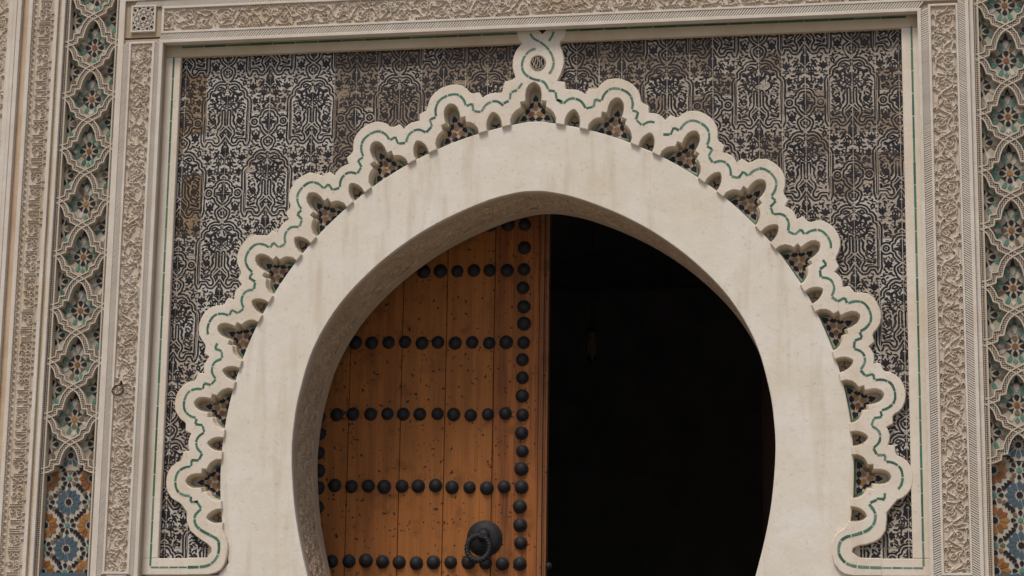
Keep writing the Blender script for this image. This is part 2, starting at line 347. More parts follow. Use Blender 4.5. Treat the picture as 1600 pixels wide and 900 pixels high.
# ---- carving engine: strokes stamped into a height field
class Carve:
    def __init__(s, wid, length, res):
        s.nx = int(round(wid/res))+1; s.ny = int(round(length/res))+1; s.res = res; s.w = wid; s.l = length
        s.h = np.zeros((s.ny, s.nx))
    def seg(s, a, b, w, h):
        r = s.res; x0 = max(int((min(a[0], b[0])-w)/r), 0); x1 = min(int((max(a[0], b[0])+w)/r)+2, s.nx)
        y0 = max(int((min(a[1], b[1])-w)/r), 0); y1 = min(int((max(a[1], b[1])+w)/r)+2, s.ny)
        if x1 <= x0 or y1 <= y0: return
        X, Y = np.meshgrid(np.arange(x0, x1)*r, np.arange(y0, y1)*r)
        dx, dy = b[0]-a[0], b[1]-a[1]; L2 = dx*dx+dy*dy+1e-12
        t = np.clip(((X-a[0])*dx+(Y-a[1])*dy)/L2, 0, 1); d = np.hypot(X-a[0]-t*dx, Y-a[1]-t*dy)
        w = w*.86; v = h*np.clip((w-d)/(w*.5), 0, 1); s.h[y0:y1, x0:x1] = np.maximum(s.h[y0:y1, x0:x1], v)
    def line(s, P, w, h=1.0):
        for i in range(len(P)-1): s.seg(P[i], P[i+1], w, h)
    def ring(s, c, r, w, h=1.0): s.line([(c[0]+r*cos(a), c[1]+r*sin(a)) for a in np.linspace(0, 2*PI, 11)], w, h)
    def hole(s, c, r):
        q = s.res; x0 = max(int((c[0]-r)/q), 0); x1 = int((c[0]+r)/q)+2; y0 = max(int((c[1]-r)/q), 0); y1 = int((c[1]+r)/q)+2
        sub = s.h[y0:y1, x0:x1]
        if sub.size == 0: return
        Y, X = np.mgrid[y0:y0+sub.shape[0], x0:x0+sub.shape[1]]; d = np.hypot(X*q-c[0], Y*q-c[1])
        sub[d < r] = -1.1
    def leaf(s, a, b, w, h=.85, n=6):
        for i in range(n):
            t0 = i/n; t1 = (i+1)/n; ww = w*math.sin(PI*(.12+.8*(t0+t1)/2))
            s.seg((a[0]+(b[0]-a[0])*t0, a[1]+(b[1]-a[1])*t0), (a[0]+(b[0]-a[0])*t1, a[1]+(b[1]-a[1])*t1), ww, h)
    def spiral(s, c, r0, turns, a0, w, h=1.0, dirn=1):
        n = int(turns*10); s.line([(c[0]+r0*(1-.75*i/n)*cos(a0+dirn*2*PI*turns*i/n), c[1]+r0*(1-.75*i/n)*sin(a0+dirn*2*PI*turns*i/n)) for i in range(n+1)], w, h)
def arabesque(Cv, seed, cell=.135):
    R = random.Random(seed); W_ = Cv.w; L_ = Cv.l; n = int(L_/cell); k = W_/.152
    ph = R.random()*6
    vine = [(W_*(.5+.22*sin(ph+PI*y/cell)+.12*sin(2.7*PI*y/cell+ph*2)), y) for y in np.linspace(0, L_, n*14)]
    Cv.line(vine, .0050*k, 1.0)
    for i in range(n+1):
        y = cell*(i+.5) - ph/PI*cell % cell; sd_ = 1 if i % 2 else -1
        j = lambda a: R.uniform(-a, a)
        # background tendrils, low
        for q in range(13):
            c = (W_*R.uniform(.08, .92), y+j(cell*.5)); Cv.spiral(c, .014+R.random()*.012, .6+R.random()*.5, R.random()*6, .0030*k, .55, R.choice((1,-1)))
        # cursive body: bowl + shafts + loop
        c = (W_*(.5-sd_*.14)+j(.006), y+j(.01))
        Cv.spiral(c, .030*k, 1.25, R.random()*6, .0052*k, 1.0, sd_)
        Cv.leaf((c[0], c[1]), (c[0]+sd_*.030+j(.01), c[1]+.030+j(.01)), .010*k)
        Cv.leaf((W_*(.5+sd_*.3), y+cell*.25), (W_*(.5+sd_*.12), y+cell*.5), .009*k)
        xs = W_*(.5+sd_*.34); Cv.line([(xs, y-.045), (xs+j(.004), y), (xs-sd_*.008, y+.050), (xs-sd_*.030, y+.062)], .0048*k, 1.0)
        xs2 = W_*(.5-sd_*.40); Cv.line([(xs2+sd_*.02, y-.06), (xs2, y-.045), (xs2, y+.02), (xs2+sd_*.012, y+.035), (xs2+sd_*.05, y+.03)], .0046*k, 1.0)
        Cv.line([(W_*.2+j(.01), y+.06), (W_*.5+j(.01), y+.045+j(.01)), (W_*.8+j(.01), y+.062)], .0044*k, .95)
        # rings with drilled eyes along both edges
        for ex in (.075, .925):
            for kk in (0, 1):
                if R.random() < .75:
                    e = (W_*ex, y+cell*(.5*kk-.25)+j(.012)); Cv.ring(e, .0085*k, .0040*k, 1.0); Cv.hole(e, .0045)
        for q in range(3):
            Cv.hole((W_*R.uniform(.15, .85), y+j(cell*.5)), .004+R.random()*.003)
def kufic(Cv, seed):
    R = random.Random(seed); W_ = Cv.w; L_ = Cv.l; y = 0
    Cv.line([(W_*.86, 0), (W_*.86, L_)], .0040, 1.0); Cv.line([(W_*.22, 0), (W_*.22, L_)], .0030, .8)
    y = 0
    while y < L_:   # little stepped border on the left, knots on the right
        Cv.line([(W_*.05, y), (W_*.05, y+.018), (W_*.15, y+.018), (W_*.15, y+.028), (W_*.05, y+.028)], .0034, .95)
        Cv.hole((W_*.17, y+.010), .0038); Cv.hole((W_*.09, y+.036), .0034)
        if R.random() < .5: Cv.line([(W_*.86, y), (W_*.96, y), (W_*.96, y+.02)], .0036, .95)
        y += .042
    y = .01
    while y < L_-.05:
        t = R.random()
        if t < .5:
            for q in range(R.choice((2, 2, 3))):
                Cv.line([(W_*(.30+R.random()*.08), y), (W_*.84, y), (W_*.84, y+.008)], .0046, 1.0); y += .0135
            Cv.line([(W_*.62, y), (W_*.84, y+.012), (W_*.84, y+.03), (W_*.66, y+.026)], .0050, 1.0); y += .03
        else:
            Cv.ring((W_*.70, y+.018), .013, .0048, 1.0); Cv.hole((W_*.70, y+.018), .006)
            Cv.spiral((W_*.45, y+.018), .022, 1.1, R.random()*6, .0042, 1.0, R.choice((1, -1))); y += .047
        for q in range(4):
            Cv.spiral((W_*R.uniform(.28, .8), y-R.random()*.04), .012, .7, R.random()*6, .0028, .6)
            Cv.hole((W_*R.uniform(.26, .8), y-R.random()*.05), .0036)
def carve_mesh(name, Cv, fn, depth, material, parent, kind='stuff'):
    """fn(u, v, d) -> world point, d = depth below the crown"""
    hgt = Cv.h+rng.normal(0, .03, Cv.h.shape); ny, nx = hgt.shape
    V = np.empty((ny*nx, 3)); U, T = np.meshgrid(np.arange(nx)*Cv.res, np.arange(ny)*Cv.res)
    V[:] = fn(U.ravel(), T.ravel(), ((1-hgt)*depth).ravel())
    i = np.arange(ny*nx).reshape(ny, nx); a = i[:-1, :-1].ravel(); b = i[:-1, 1:].ravel(); c = i[1:, 1:].ravel(); d = i[1:, :-1].ravel()
    F = np.stack([a, b, c, d], 1); me = bpy.data.meshes.new(name)
    me.vertices.add(len(V)); me.vertices.foreach_set('co', V.ravel()); me.loops.add(F.size); me.loops.foreach_set('vertex_index', F.ravel().astype(np.int32))
    me.polygons.add(len(F)); me.polygons.foreach_set('loop_start', np.arange(0, F.size, 4, dtype=np.int32)); me.polygons.foreach_set('loop_total', np.full(len(F), 4, np.int32))
    me.polygons.foreach_set('use_smooth', np.ones(len(F), bool)); me.materials.append(material); me.update(calc_edges=True); me.validate()
    return link(name, me, parent, kind)

# soffit: plain borders front and back, carved strip between
oa = np.array(OPEN); seg = np.hypot(*np.diff(oa, axis=0).T); acc = np.concatenate([[0], np.cumsum(seg)])
tot = acc[-1]; lo = (-.25-ZG)  # carved above z about -.25
def on_open(s):
    s = np.clip(s, 0, tot); x = np.interp(s, acc, oa[:, 0]); z = np.interp(s, acc, oa[:, 1])
    e = .01; x2 = np.interp(np.clip(s+e, 0, tot), acc, oa[:, 0]); x1 = np.interp(np.clip(s-e, 0, tot), acc, oa[:, 0])
    z2 = np.interp(np.clip(s+e, 0, tot), acc, oa[:, 1]); z1 = np.interp(np.clip(s-e, 0, tot), acc, oa[:, 1])
    tx, tz = x2-x1, z2-z1; l = np.hypot(tx, tz)+1e-9; return x, z, tz/l, -tx/l     # outward normal (into masonry)
YS0, YS1 = .0602, .66
def soff_fn(u, v, d):
    x, z, nx, nz = on_open(v+lo); return np.stack([x+nx*d, YS0+.06+u, z+nz*d], 1)
Cs = Carve(.41, tot-2*lo, .0062)
_R = random.Random(5)
for cc in range(3):
    sub = Carve(.136, tot-2*lo, .0062); arabesque(sub, 50+cc, .12); k = sub.h.shape[1]; o_ = cc*k
    e_ = min(k, Cs.h.shape[1]-o_); Cs.h[:sub.h.shape[0], o_:o_+e_] = np.maximum(Cs.h[:sub.h.shape[0], o_:o_+e_], sub.h[:, :e_])
carve_mesh('carved_soffit', Cs, soff_fn, .016, SOFFIT, arch)
mb = MB(); ss = np.concatenate([np.linspace(0, lo, 6), np.linspace(lo+.01, tot-lo-.01, 300), np.linspace(tot-lo, tot, 6)])
X, Z, NX, NZ = on_open(ss)
for (ya, yb, dd) in ((YS0, YS0+.06, 0), (YS1-.125, YS1, 0), (YS0+.06, YS1-.125, .017)):
    n = len(ss); V = [(X[i]+NX[i]*dd, ya, Z[i]+NZ[i]*dd) for i in range(n)]+[(X[i]+NX[i]*dd, yb, Z[i]+NZ[i]*dd) for i in range(n)]
    if dd == 0: mb.add(V, [(i, i+1, n+i+1, n+i) for i in range(n-1)])
    if dd == 0:
        for yy in (ya, yb): mb.add([(X[i], yy, Z[i]) for i in range(n)]+[(X[i]+NX[i]*.012, yy, Z[i]+NZ[i]*.012) for i in range(n)], [(i, i+1, n+i+1, n+i) for i in range(n-1)])
mb.build('soffit_border', SOFEDGE, arch)

# ---------------------------------------------------------------- lobed band round the arch
band = thing('lobed_arch_band', 'scalloped cream plaster band with trefoil niches and green tile line around the horseshoe arch', 'arch band', (0, 0, 0))
lobe = [(-5.15,.240),(-4.85,.283),(-3.75,.288),(-3.40,.300),(-3.05,.330),(-2.45,.360),(-1.7,.381),(-.85,.393),(0,.396)]
lobe = lobe+[(-a, v) for a, v in lobe[::-1][1:]]
small_top = [(5.75,.250),(6.56,.256),(7.37,.250)]
def kk(a, c=.05): return 1-c*abs(a)/78
def jit(a): return a+random.uniform(-.06, .06)
outline = []
LB = [(-2.222,.361),(-2.219,.299),(-2.191,.237),(-2.13,.188),(-2.075,.155),(-2.046,.128),(-2.045,.10),(-2.073,.066)]
RB = [(2.236,.312+.03),(2.236,.30),(2.228,.236),(2.20,.19),(2.164,.166),(2.11,.148),(2.065,.142),(2.03,.125),(2.024,.10),(2.064,.068)]
KL = [(-.195,3.098),(-.178,3.172),(-.131,3.180),(-.107,3.199),(-.118,3.230),(-.127,3.270),(-.127,3.310),(-.118,3.350),(-.100,3.389),(-.078,3.416),(-.064,3.430),(-.090,3.455),(-.110,3.535)]
KR = [(.235,3.535),(.215,3.455),(.188,3.430),(.185,3.405),(.202,3.363),(.213,3.320),(.214,3.285),(.208,3.250),(.193,3.205),(.170,3.161),(.222,3.154),(.226,3.106)]
outline += [(-2.2,-.042),(-2.2,.0655),(-2.12,.065)]+LB[::-1]
for i in range(-7, 8):
    t0 = i*STEP
    if i == 0:
        outline += KL+KR
    else:
        pts = [q for q in lobe]
        if i == -7: pts = pts[2:]
        if i == 7: pts = pts[:-2]
        outline += [PM(jit(t0+a), v*kk(t0)) for a, v in pts]
    if i < 7:
        outline += [PM(t0+a, v*kk(t0)) for a, v in small_top if not (i == -1 and a > 7.2) and not (i == 0 and a < 5.8)]
outline += RB+[(2.12,.065),(2.2,.0655),(2.2,-.042)]
niche = [(-3.8,0),(-3.78,.045),(-3.3,.080),(-2.75,.099),(-2.0,.113),(-2.05,.150),(-1.25,.152),(-1.25,.195),(-1.08,.232),(-.7,.257),(-.3,.268),(0,.272)]
niche = niche+[(-a, v) for a, v in niche[::-1][1:]]
snich = [(-1.28,0),(-1.28,.045),(-1.05,.078),(-.68,.103),(-.3,.118),(0,.124)]; snich = snich+[(-a, v) for a, v in snich[::-1][1:]]
inner = []; nlist = []
curlL = [(-2.06,-.042),(-2.01,-.030),(-1.974,-.009),(-1.951,.030),(-1.941,.075),(-1.935,.126),(-1.940,.165),(-1.955,.205),(-1.975,.245)]
curlR = [(2.03,-.042),(1.975,-.032),(1.945,-.010),(1.915,.030),(1.902,.084),(1.903,.154),(1.915,.19),(1.94,.22),(1.985,.25)]
for i in range(-8, 8):   # small niche at (i+.5)*STEP, big at i*STEP
    if i >= -7:
        t0 = i*STEP; ks = 1-.10*abs(t0)/78
        P = [PM(t0+a, v*ks+(.003+.006*cos(rad(t0)) if v == 0 else 0)) for a, v in niche]; nlist.append(('big', t0, P)); inner += P
        inner += [PM(t0+3.8+.2+q, -.006) for q in ()]
    ts = (i+.5)*STEP
    if i < 8:
        ks = 1-.10*abs(ts)/78
        P = [PM(ts+a, v*ks+(.003+.006*cos(rad(ts)) if v == 0 else 0)) for a, v in snich]; nlist.append(('small', ts, P)); inner += P
# order: small(-8+.5), big(-7), small ... big(7), small(7.5)
nlist.sort(key=lambda q: q[1]); inner = [p for q in nlist for p in q[2]]
poly = outline+curlR+inner[::-1]+curlL[::-1]
mb = MB(); plate(mb, poly, [(-.0035, -.003), (0, .002), (.003, .048)]); mb.build('band_face', PLASTER, band)
YN = .088
petal = drop(.034, .050); kite = [(0,-.024),(.016,-.010),(.014,.009),(0,.026),(-.012,.010),(-.014,-.008)]; tri = [(0,.027),(.018,-.004),(.006,-.020),(-.006,-.020),(-.018,-.004)]
corner = [(0,.034),(.020,.002),(.012,-.016),(0,-.010),(-.012,-.016),(-.020,.002)]
for kind_, t0, P in nlist:
    t = rad(t0); c = PM(t0, 0); nrm = (sin(t), cos(t)); tan_ = (cos(t), -sin(t)); ks = 1-.10*abs(t0)/78
    nb = 'trefoil_niche' if kind_ == 'big' else 'small_niche'
    Pc = [(x, z) for x, z in P]
    # lining: ledge and inner wall, then the bed
    A = P if area(P) > 0 else P[::-1]; n = len(A); l1 = offset(A, .012); l2 = offset(A, .016)
    L = [[(x, .046, z) for x, z in A], [(x, .050, z) for x, z in l1], [(x, YN+.004, z) for x, z in l2]]
    mb = MB()
    for q in range(2): mb.add(L[q]+L[q+1], [(i, (i+1) % n, n+(i+1) % n, n+i) for i in range(n)], 0)
    plate(mb, l2, [(0, YN+.003), (0, YN+.012)], 1)
    nobj = mb.build(nb, [REVEAL, GROUT], band)
    def L2W(u, v): return (c[0]+tan_[0]*u+nrm[0]*v, c[1]+tan_[1]*u+nrm[1]*v)
    def put(nm, key, pl, mt, u, v, a):  # a: direction of +z of the piece, measured from the radial, clockwise
        x, z = L2W(u, v); piece(nm, key, pl, mt, nobj, x, YN, z, -(t+a) if True else 0)
    if kind_ == 'big':
        s = ks
        cu, cv = 0, .095*s
        for a in (0, 2*PI/3, -2*PI/3):
            put('ray_tile', 'ray', tri, ORANGE if random.random() < .75 else RUST, cu+.030*sin(a), cv+.030*cos(a)*s, a)
            put('corner_tile', 'cor', corner, BLACK, cu+.084*sin(a), cv+.084*cos(a)*s, a)
            aa = a+PI
            for sg in (-1, 1):
                put('petal_tile', 'pet', kite, BLACK if random.random() < .88 else BROWNZ, cu+(.047*sin(aa)+sg*.0235*cos(aa)), cv+(.047*cos(aa)-sg*.0235*sin(aa))*s, aa+sg*(PI/2+.12))
        x, z = L2W(0, .092*s); piece('hub_tile', 'hub', ngon(.0095, 8), WHITEZ, nobj, x, YN-.001, z)
        for sg in (-1, 1):
            put('edge_tile', 'edg', [(-.006,-.045),(.006,-.045),(.006,.045),(-.006,.045)], GREEN, sg*.112*s, .055*s, sg*-.35)
        for q in (-1, 0, 1): put('edge_tile', 'edg', [(-.006,-.045),(.006,-.045),(.006,.045),(-.006,.045)], GREEN, q*.094, .018-abs(q)*.002, PI/2+q*.03)
    else:
        mt = BLACK if random.random() < .8 else BROWNZ
        put('leaf_tile', 'lf1', drop(.013, .030), mt, 0, .030, 0); put('leaf_tile', 'lf2', drop(.013, .028), mt, .001, .052, 1.15); put('leaf_tile', 'lf2', drop(.013, .028), mt, -.001, .052, -1.15)
# green tile line
gmats = [GREEN, GREEN, GREEN2, GREEN2, GREEN3]
YG = -.0045
def gline(pts, parent, cutlen=.085, w=.0078, miss=.03, gm=gmats, gap=.004, nm='green_tile'):
    n = max(1, round(plen(pts)/cutlen)); l = plen(pts)/n
    for k in range(n):
        if random.random() < miss: continue
        q = pcut(pts, k*l+gap*random.uniform(.3, 1), (k+1)*l-gap*random.uniform(.3, 1))
        if len(q) > 1: strip_tile(nm, q, w, YG, .004, random.choice(gm), parent)
garc = smoothpts([(-2.45,.222),(-2.3,.262),(-1.75,.302),(-1.0,.322),(0,.329)], 4)
for i in range(-7, 8):
    t0 = i*STEP; T = lambda L_: [PM(t0+a, v*kk(t0)) for a, v in L_]
    for sg in (-1, 1):
        M_ = lambda L_: T([(sg*-a, v) for a, v in L_])
        if not (i == 0):
            gline(M_(garc), band, .095)
            gline(M_([(-3.5,.219),(-2.5,.217)]), band); gline(M_([(-3.52,.165),(-3.52,.222)]), band)
        else: 
            if sg == 1: gline(M_([(-4.62,.148),(-3.55,.172)]), band)
        if not (i == 7 and sg == 1) and not (i == -7 and sg == -1):
            if i != 0: gline(M_([(-4.7,.146),(-3.60,.166)]), band)
            gline(M_(smoothpts([(-4.75,.147),(-5.4,.178),(-6.0,.192),(-6.56,.195)], 3)), band, .09)
kA = smoothpts([(-.012,3.492),(.011,3.457),(.059,3.428),(.104,3.387),(.136,3.333),(.146,3.281),(.135,3.24),(.115,3.21)], 4)
kB = smoothpts([(.027,3.387),(-.017,3.372),(-.055,3.321),(-.063,3.263),(-.041,3.216),(.011,3.181),(.081,3.159),(.113,3.106)], 4)
gline(kA, band, .09, miss=0); gline(kB, band, .08, miss=0); gline([(.113,3.100),(.158,3.092)], band, miss=0); gline([(.160,3.090),(.168,3.041)], band, miss=0); gline([(.17,3.035),(.21,3.02)], band, miss=0)
gline([(-.059,3.158),(-.090,3.114)], band, miss=0); gline([(-.093,3.110),(-.134,3.096)], band, miss=0); gline([(-.136,3.094),(-.142,3.045)], band, miss=0); gline([(-.145,3.04),(-.185,3.022)], band, miss=0)
gline([(.144,3.500),(.135,3.471),(.113,3.433)], band, miss=0)
gl = smoothpts([(-2.123,.379),(-2.163,.335),(-2.157,.28),(-2.12,.243),(-2.061,.212),(-2.008,.182),(-1.994,.145),(-2.000,.080),(-2.04,.028),(-2.097,.008),(-2.20,.004)], 5)
gline([(-2.173,.426),(-2.154,.423),(-2.123,.382)], band, miss=0); gline(gl, band, .075, miss=0, w=.009)
gr = smoothpts([(2.13,.395),(2.165,.34),(2.160,.28),(2.12,.235),(2.05,.208),(1.985,.190),(1.95,.155),(1.945,.09),(1.985,.035),(2.06,.012),(2.20,.006)], 5)
gline([(2.18,.42),(2.135,.40)], band, miss=0); gline(gr, band, .075, miss=0, w=.009)
# medallion in the knot
med = MB(); plate(med, ngon(.050, 24), [(-.003, -.0045), (0, -.003), (0, .004)]); mo = med.build('medallion', SOFEDGE, band)
mo.matrix_basis = Matrix.Translation((.042, -.002, 3.291))
for k, xs_ in enumerate((-.030, -.017, -.003, .011, .025)):
    zt = math.sqrt(.040**2-xs_**2); YM = -.0095
    q = [(.042+xs_+.004*sin(t*7+k*1.7), 3.291-zt+2*zt*t) for t in np.linspace(0, 1, 9)]
    strip_tile('medallion_letter', q, .0020, YM, .004, SOFEDGE, mo)
for a0 in range(0, 24): pass
strip_tile('medallion_border', [(.042+.0475*cos(a), 3.291+.0475*sin(a)) for a in np.linspace(0, 2*PI, 33)], .0020, -.0092, .004, SOFEDGE, mo)
piece('medallion_rim', 'mrim', ngon(.052, 24), BLACK, mo, .042, -.0080, 3.291, 0, .003)

# ---------------------------------------------------------------- plain frame of the tiled field
frame = thing('plaster_frame', 'plain rectangular plaster frame with thin green tile line around the black tile field', 'frame', (0, 0, 0))
mb = MB()
def fpiece(x0, x1, z0, z1, mi=0):
    plate(mb, [(x0, z0), (x1, z0), (x1, z1), (x0, z1)], [(-.004, 0), (0, .004), (0, .036)], mi)
fpiece(-2.56, -2.402, .062, 3.428); fpiece(2.386, 2.53, .062, 3.428); fpiece(-2.56, 2.53, 3.4285, 3.56, 1); fpiece(-2.56, -2.0985, -.045, .0615); fpiece(2.0985, 2.53, -.045, .0615)
mb.build('frame_moulding', [PLASTER, STAINED_SHADED], frame)
YG = -.0015
gline([(-2.45,.01),(-2.451,3.43)], frame, .15, .0066, .0); gline([(2.45,.012),(2.449,3.44)], frame, .15, .0066, .0)
gline([(-2.40,3.497),(-.02,3.497)], frame, .16, .0068, .02, [GREEN2, GREEN2, GREEN]); gline([(.150,3.503),(2.42,3.500)], frame, .16, .0068, .02, [GREEN2, GREEN2, GREEN])
gline([(-2.45,.003),(-2.20,.004)], frame, .07, .0052, .0, [GREEN, GREEN3]); gline([(2.20,.006),(2.45,.004)], frame, .07, .0052, .0, [GREEN, GREEN3])
piece('black_inset', 'dia', [(-.042,.016),(0,-.028),(.042,.016),(.02,.026),(-.02,.026)], BLACK, band, .070, -.0048, 3.512)

# ---------------------------------------------------------------- black and white tiled field
PX, PZ = .5923, .970; TWd, THt = PX/4, PZ/7; SC = 971/PX   # drawing units per metre
AX, AZ = 2.067-PX*4, 3.258
prim = []   # ('c', pts, w) capsule strokes ; ('e', cx, cy, rx, ry, ang)
straps = []
def both(fn):
    for s in (1, -1): fn(s)
def S_(P, w=8):
    for s in (1, -1): prim.append(('c', [(s*x, y) for x, y in P], w))
def E_(x, y, rx, ry, a=0):
    for s in ((1, -1) if x else (1,)): prim.append(('e', s*x, y, rx, ry, s*rad(a)))
def EC_(x, y, rx, ry, a=0):   # about the axis between the arches
    for s in ((1, -1) if x else (1,)): prim.append(('e', 485.5+s*x, y, rx, ry, s*rad(a)))
def SC_(P, w=8):
    for s in (1, -1): prim.append(('c', [(485.5+s*x, y) for x, y in P], w))
def ST(P, mirror=True, off=0, cl=0):
    for s in ((1, -1) if mirror else (1,)): straps.append([(off+s*x, y) for x, y in P])
ST([(-45,-45),(-20,-18),(0,-2),(25,22),(48,16),(80,14),(118,30),(146,60),(150,88),(184,98),(212,132),(214,176),(242,192),(260,230),(262,275),(258,400),(258,672),(237,722),(215,672),(155,672)])
ST([(155,672),(125,715),(85,722),(52,690),(58,640),(85,600),(78,560),(45,525),(30,490),(30,345)])
ST([(85,600),(40,560),(0,520),(-30,500)]); ST([(52,690),(20,640),(0,615),(-14,600)])
cir = [(322+48*cos(a), 470+48*sin(a)) for a in np.linspace(0, 2*PI, 13)]; ST(cir)
ST([(370,470),(370,440),(379,412),(403,402),(411,370),(443,343),(485.5,336),(528,343),(560,370),(568,402),(592,412),(601,440),(601,470)], False)
ST([(601,470),(598,505),(568,522),(560,556),(530,590),(485.5,620),(425,665),(420,695),(440,740),(485.5,772)], False); ST([(370,470),(373,505),(403,522),(411,556),(441,590),(485.5,620),(546,665),(551,695),(531,740),(485.5,772)], False)
def flower(x, y, r, n, add, hole=True):
    for k in range(n):
        a = 360/n*k; add(x+r*.6*sin(rad(a)), y-r*.6*cos(rad(a)), r*.24, r*.42, a)
def flower2(x, y, r, n):
    for s in (1, -1):
        for k in range(n):
            a = rad(360/n*k); prim.append(('e', 485.5+s*(x+r*.62*sin(a)), y-r*.62*cos(a), r*.26, r*.42, s*a))
def fan(x, y, r, up=1, side=0):
    for s in (1, -1):
        for k in (-70, -36, 0, 36, 70):
            a = rad(k); prim.append(('e', (485.5+s*x)+s*r*.6*sin(a), y-up*r*.6*cos(a), r*.16, r*.46, s*a*up))
        prim.append(('e', 485.5+s*x, y+up*10, r*.3, r*.16, 0))
# inside the arch
E_(0, 45, 15, 26); S_([(36,80),(70,62),(105,66),(118,88),(90,98),(60,90)], 7); E_(78, 130, 22, 13, 40); E_(150, 150, 30, 17, -20); E_(176, 205, 18, 12, 30)
S_([(0,80),(36,100),(60,125)], 5); E_(0, 205, 20, 46); E_(0, 180, 34, 12); S_([(26,215),(60,180),(78,130),(118,150),(122,200),(100,225)], 11); S_([(110,235),(160,260),(190,250)], 7)
S_([(-40,190),(20,260),(70,310)], 4); S_([(70,200),(72,260),(20,310),(-40,325)], 4); S_([(20,325),(80,335),(130,300),(140,250)], 12); S_([(0,260),(60,255),(100,290)], 4)
E_(205, 300, 16, 9, 40); E_(190, 340, 20, 10, -30); S_([(60,360),(90,400),(80,450),(96,490)], 9); S_([(150,420),(128,440),(130,470),(155,480),(176,462),(172,436),(200,405)], 9); E_(150, 452, 10, 10)
E_(195, 520, 24, 9, -40); S_([(110,540),(150,520),(190,560)], 6); E_(205, 600, 12, 24, 10); E_(150, 600, 34, 11, 20); E_(125, 640, 26, 9, -15); E_(175, 640, 20, 8, 10)
E_(200, 370, 10, 16, 0); E_(105, 350, 8, 14, 10)
E_(0, 700, 16, 30); S_([(20,735),(34,770),(10,790)], 8); E_(0,560,14,24)
# between the arches
EC_(0, 20, 44, 20); prim.append(('c', [(455,-5),(463,20),(485.5,60),(508,20),(516,-5)], 10))
EC_(92, 42, 13, 46, -32); SC_([(60,100),(75,60),(110,10)], 4); SC_([(12,90),(34,72),(58,96)], 7)
S_([(190,-2),(178,22),(192,42),(212,30),(214,4),(200,-8),(190,-2)], 6); S_([(185,42),(176,70)], 4)
fan(196, 92, 56); fan(150, 400, 46, -1)
flower2(64, 145, 34, 6); flower2(168, 235, 40, 6); SC_([(64,180),(70,230),(40,262)], 4); SC_([(20,150),(0,140)], 6)
for k in range(7): a = 360/7*k; prim.append(('e', 485.5+18*sin(rad(a)), 226-18*cos(rad(a)), 8, 20, rad(a)))
EC_(72, 250, 20, 9, 30); EC_(110, 130, 16, 8, 20); EC_(120, 175, 22, 9, -10); EC_(212, 175, 14, 8, 0); EC_(215, 285, 16, 8, 40); EC_(120, 290, 22, 8, -40)
prim.append(('c', [(485.5,282),(506,306),(485.5,332),(465,306),(485.5,282)], 5)); SC_([(30,262),(58,284),(66,318)], 9); EC_(60, 300, 14, 24, 30)
EC_(166, 325, 14, 22, 10); EC_(200, 350, 12, 7, 0); EC_(100, 345, 18, 8, 30); SC_([(105,320),(150,300)], 4)
EC_(0, 408, 17, 42); EC_(52, 478, 50, 15, 8); EC_(0, 500, 30, 18); EC_(0, 545, 12, 34); EC_(18, 455, 18, 9, 40)
for k in range(4):
    for s in (1, -1): a = rad(90*k); prim.append(('e', s*322+14*sin(a), 470-14*cos(a), 6, 13, a))
    a = rad(90*k+45); prim.append(('e', 485.5+17*sin(a), 697-17*cos(a), 8, 14, a))
flower2(142, 640, 44, 6); EC_(190, 590, 14, 20, 20); EC_(100, 585, 14, 20, -30); EC_(125, 735, 20, 11, 30); EC_(165, 720, 12, 7, 0); EC_(185, 690, 18, 8, -50); EC_(85, 700, 0.1, 0.1); EC_(95, 755, 16, 8, -30)
NXs, NZs = 32, 30
gx = np.arange(4*NXs+1)/NXs*TWd; gz = np.arange(7*NZs+1)/NZs*THt
GX, GZ = np.meshgrid(gx*SC, gz*SC)       # drawing coords: x right, z DOWN
OX, OZ = 1.921, 3.175    # a joint crossing: the supertile's upper left corner
GXd = GX+(OX-AX)*SC; GZd = GZ+(AZ-OZ)*SC
Dp = np.full(GX.shape, 1e3); Ds = np.full(GX.shape, 1e3); PYs = PZ*SC
def segd(px, py, a, b):
    dx, dy = b[0]-a[0], b[1]-a[1]; t = np.clip(((px-a[0])*dx+(py-a[1])*dy)/(dx*dx+dy*dy+1e-9), 0, 1)
    return np.hypot(px-a[0]-t*dx, py-a[1]-t*dy)
lat = [(i*971+(j % 2)*485.5, j*PYs/2) for i in range(-14, 15) for j in range(-3, 5)]
gx0, gx1, gz0, gz1 = GXd.min(), GXd.max(), GZd.min(), GZd.max()
def apply(P, pad, f, arr):
    xs = [p[0] for p in P]; ys = [p[1] for p in P]
    for lx, ly in lat:
        if max(xs)+lx+pad < gx0 or min(xs)+lx-pad > gx1 or max(ys)+ly+pad < gz0 or min(ys)+ly-pad > gz1: continue
        np.minimum(arr, f(GXd-lx, GZd-ly), out=arr)
for p in prim:
    if p[0] == 'c':
        _, P, w = p
        for a, b in zip(P[:-1], P[1:]): apply([a, b], 40, lambda X_, Y_: segd(X_, Y_, a, b)-w, Dp)
    else:
        _, ex, ey, rx, ry, an = p
        def fe(X_, Y_):
            u = (X_-ex)*cos(an)+(Y_-ey)*sin(an); v = -(X_-ex)*sin(an)+(Y_-ey)*cos(an)
            q = np.sqrt((u/rx)**2+(v/ry)**2)+1e-6; return (q-1)*min(rx, ry)
        apply([(ex, ey)], max(rx, ry)+40, fe, Dp)
for P in straps:
    for a, b in zip(P[:-1], P[1:]): apply([a, b], 60, lambda X_, Y_: segd(X_, Y_, a, b), Ds)
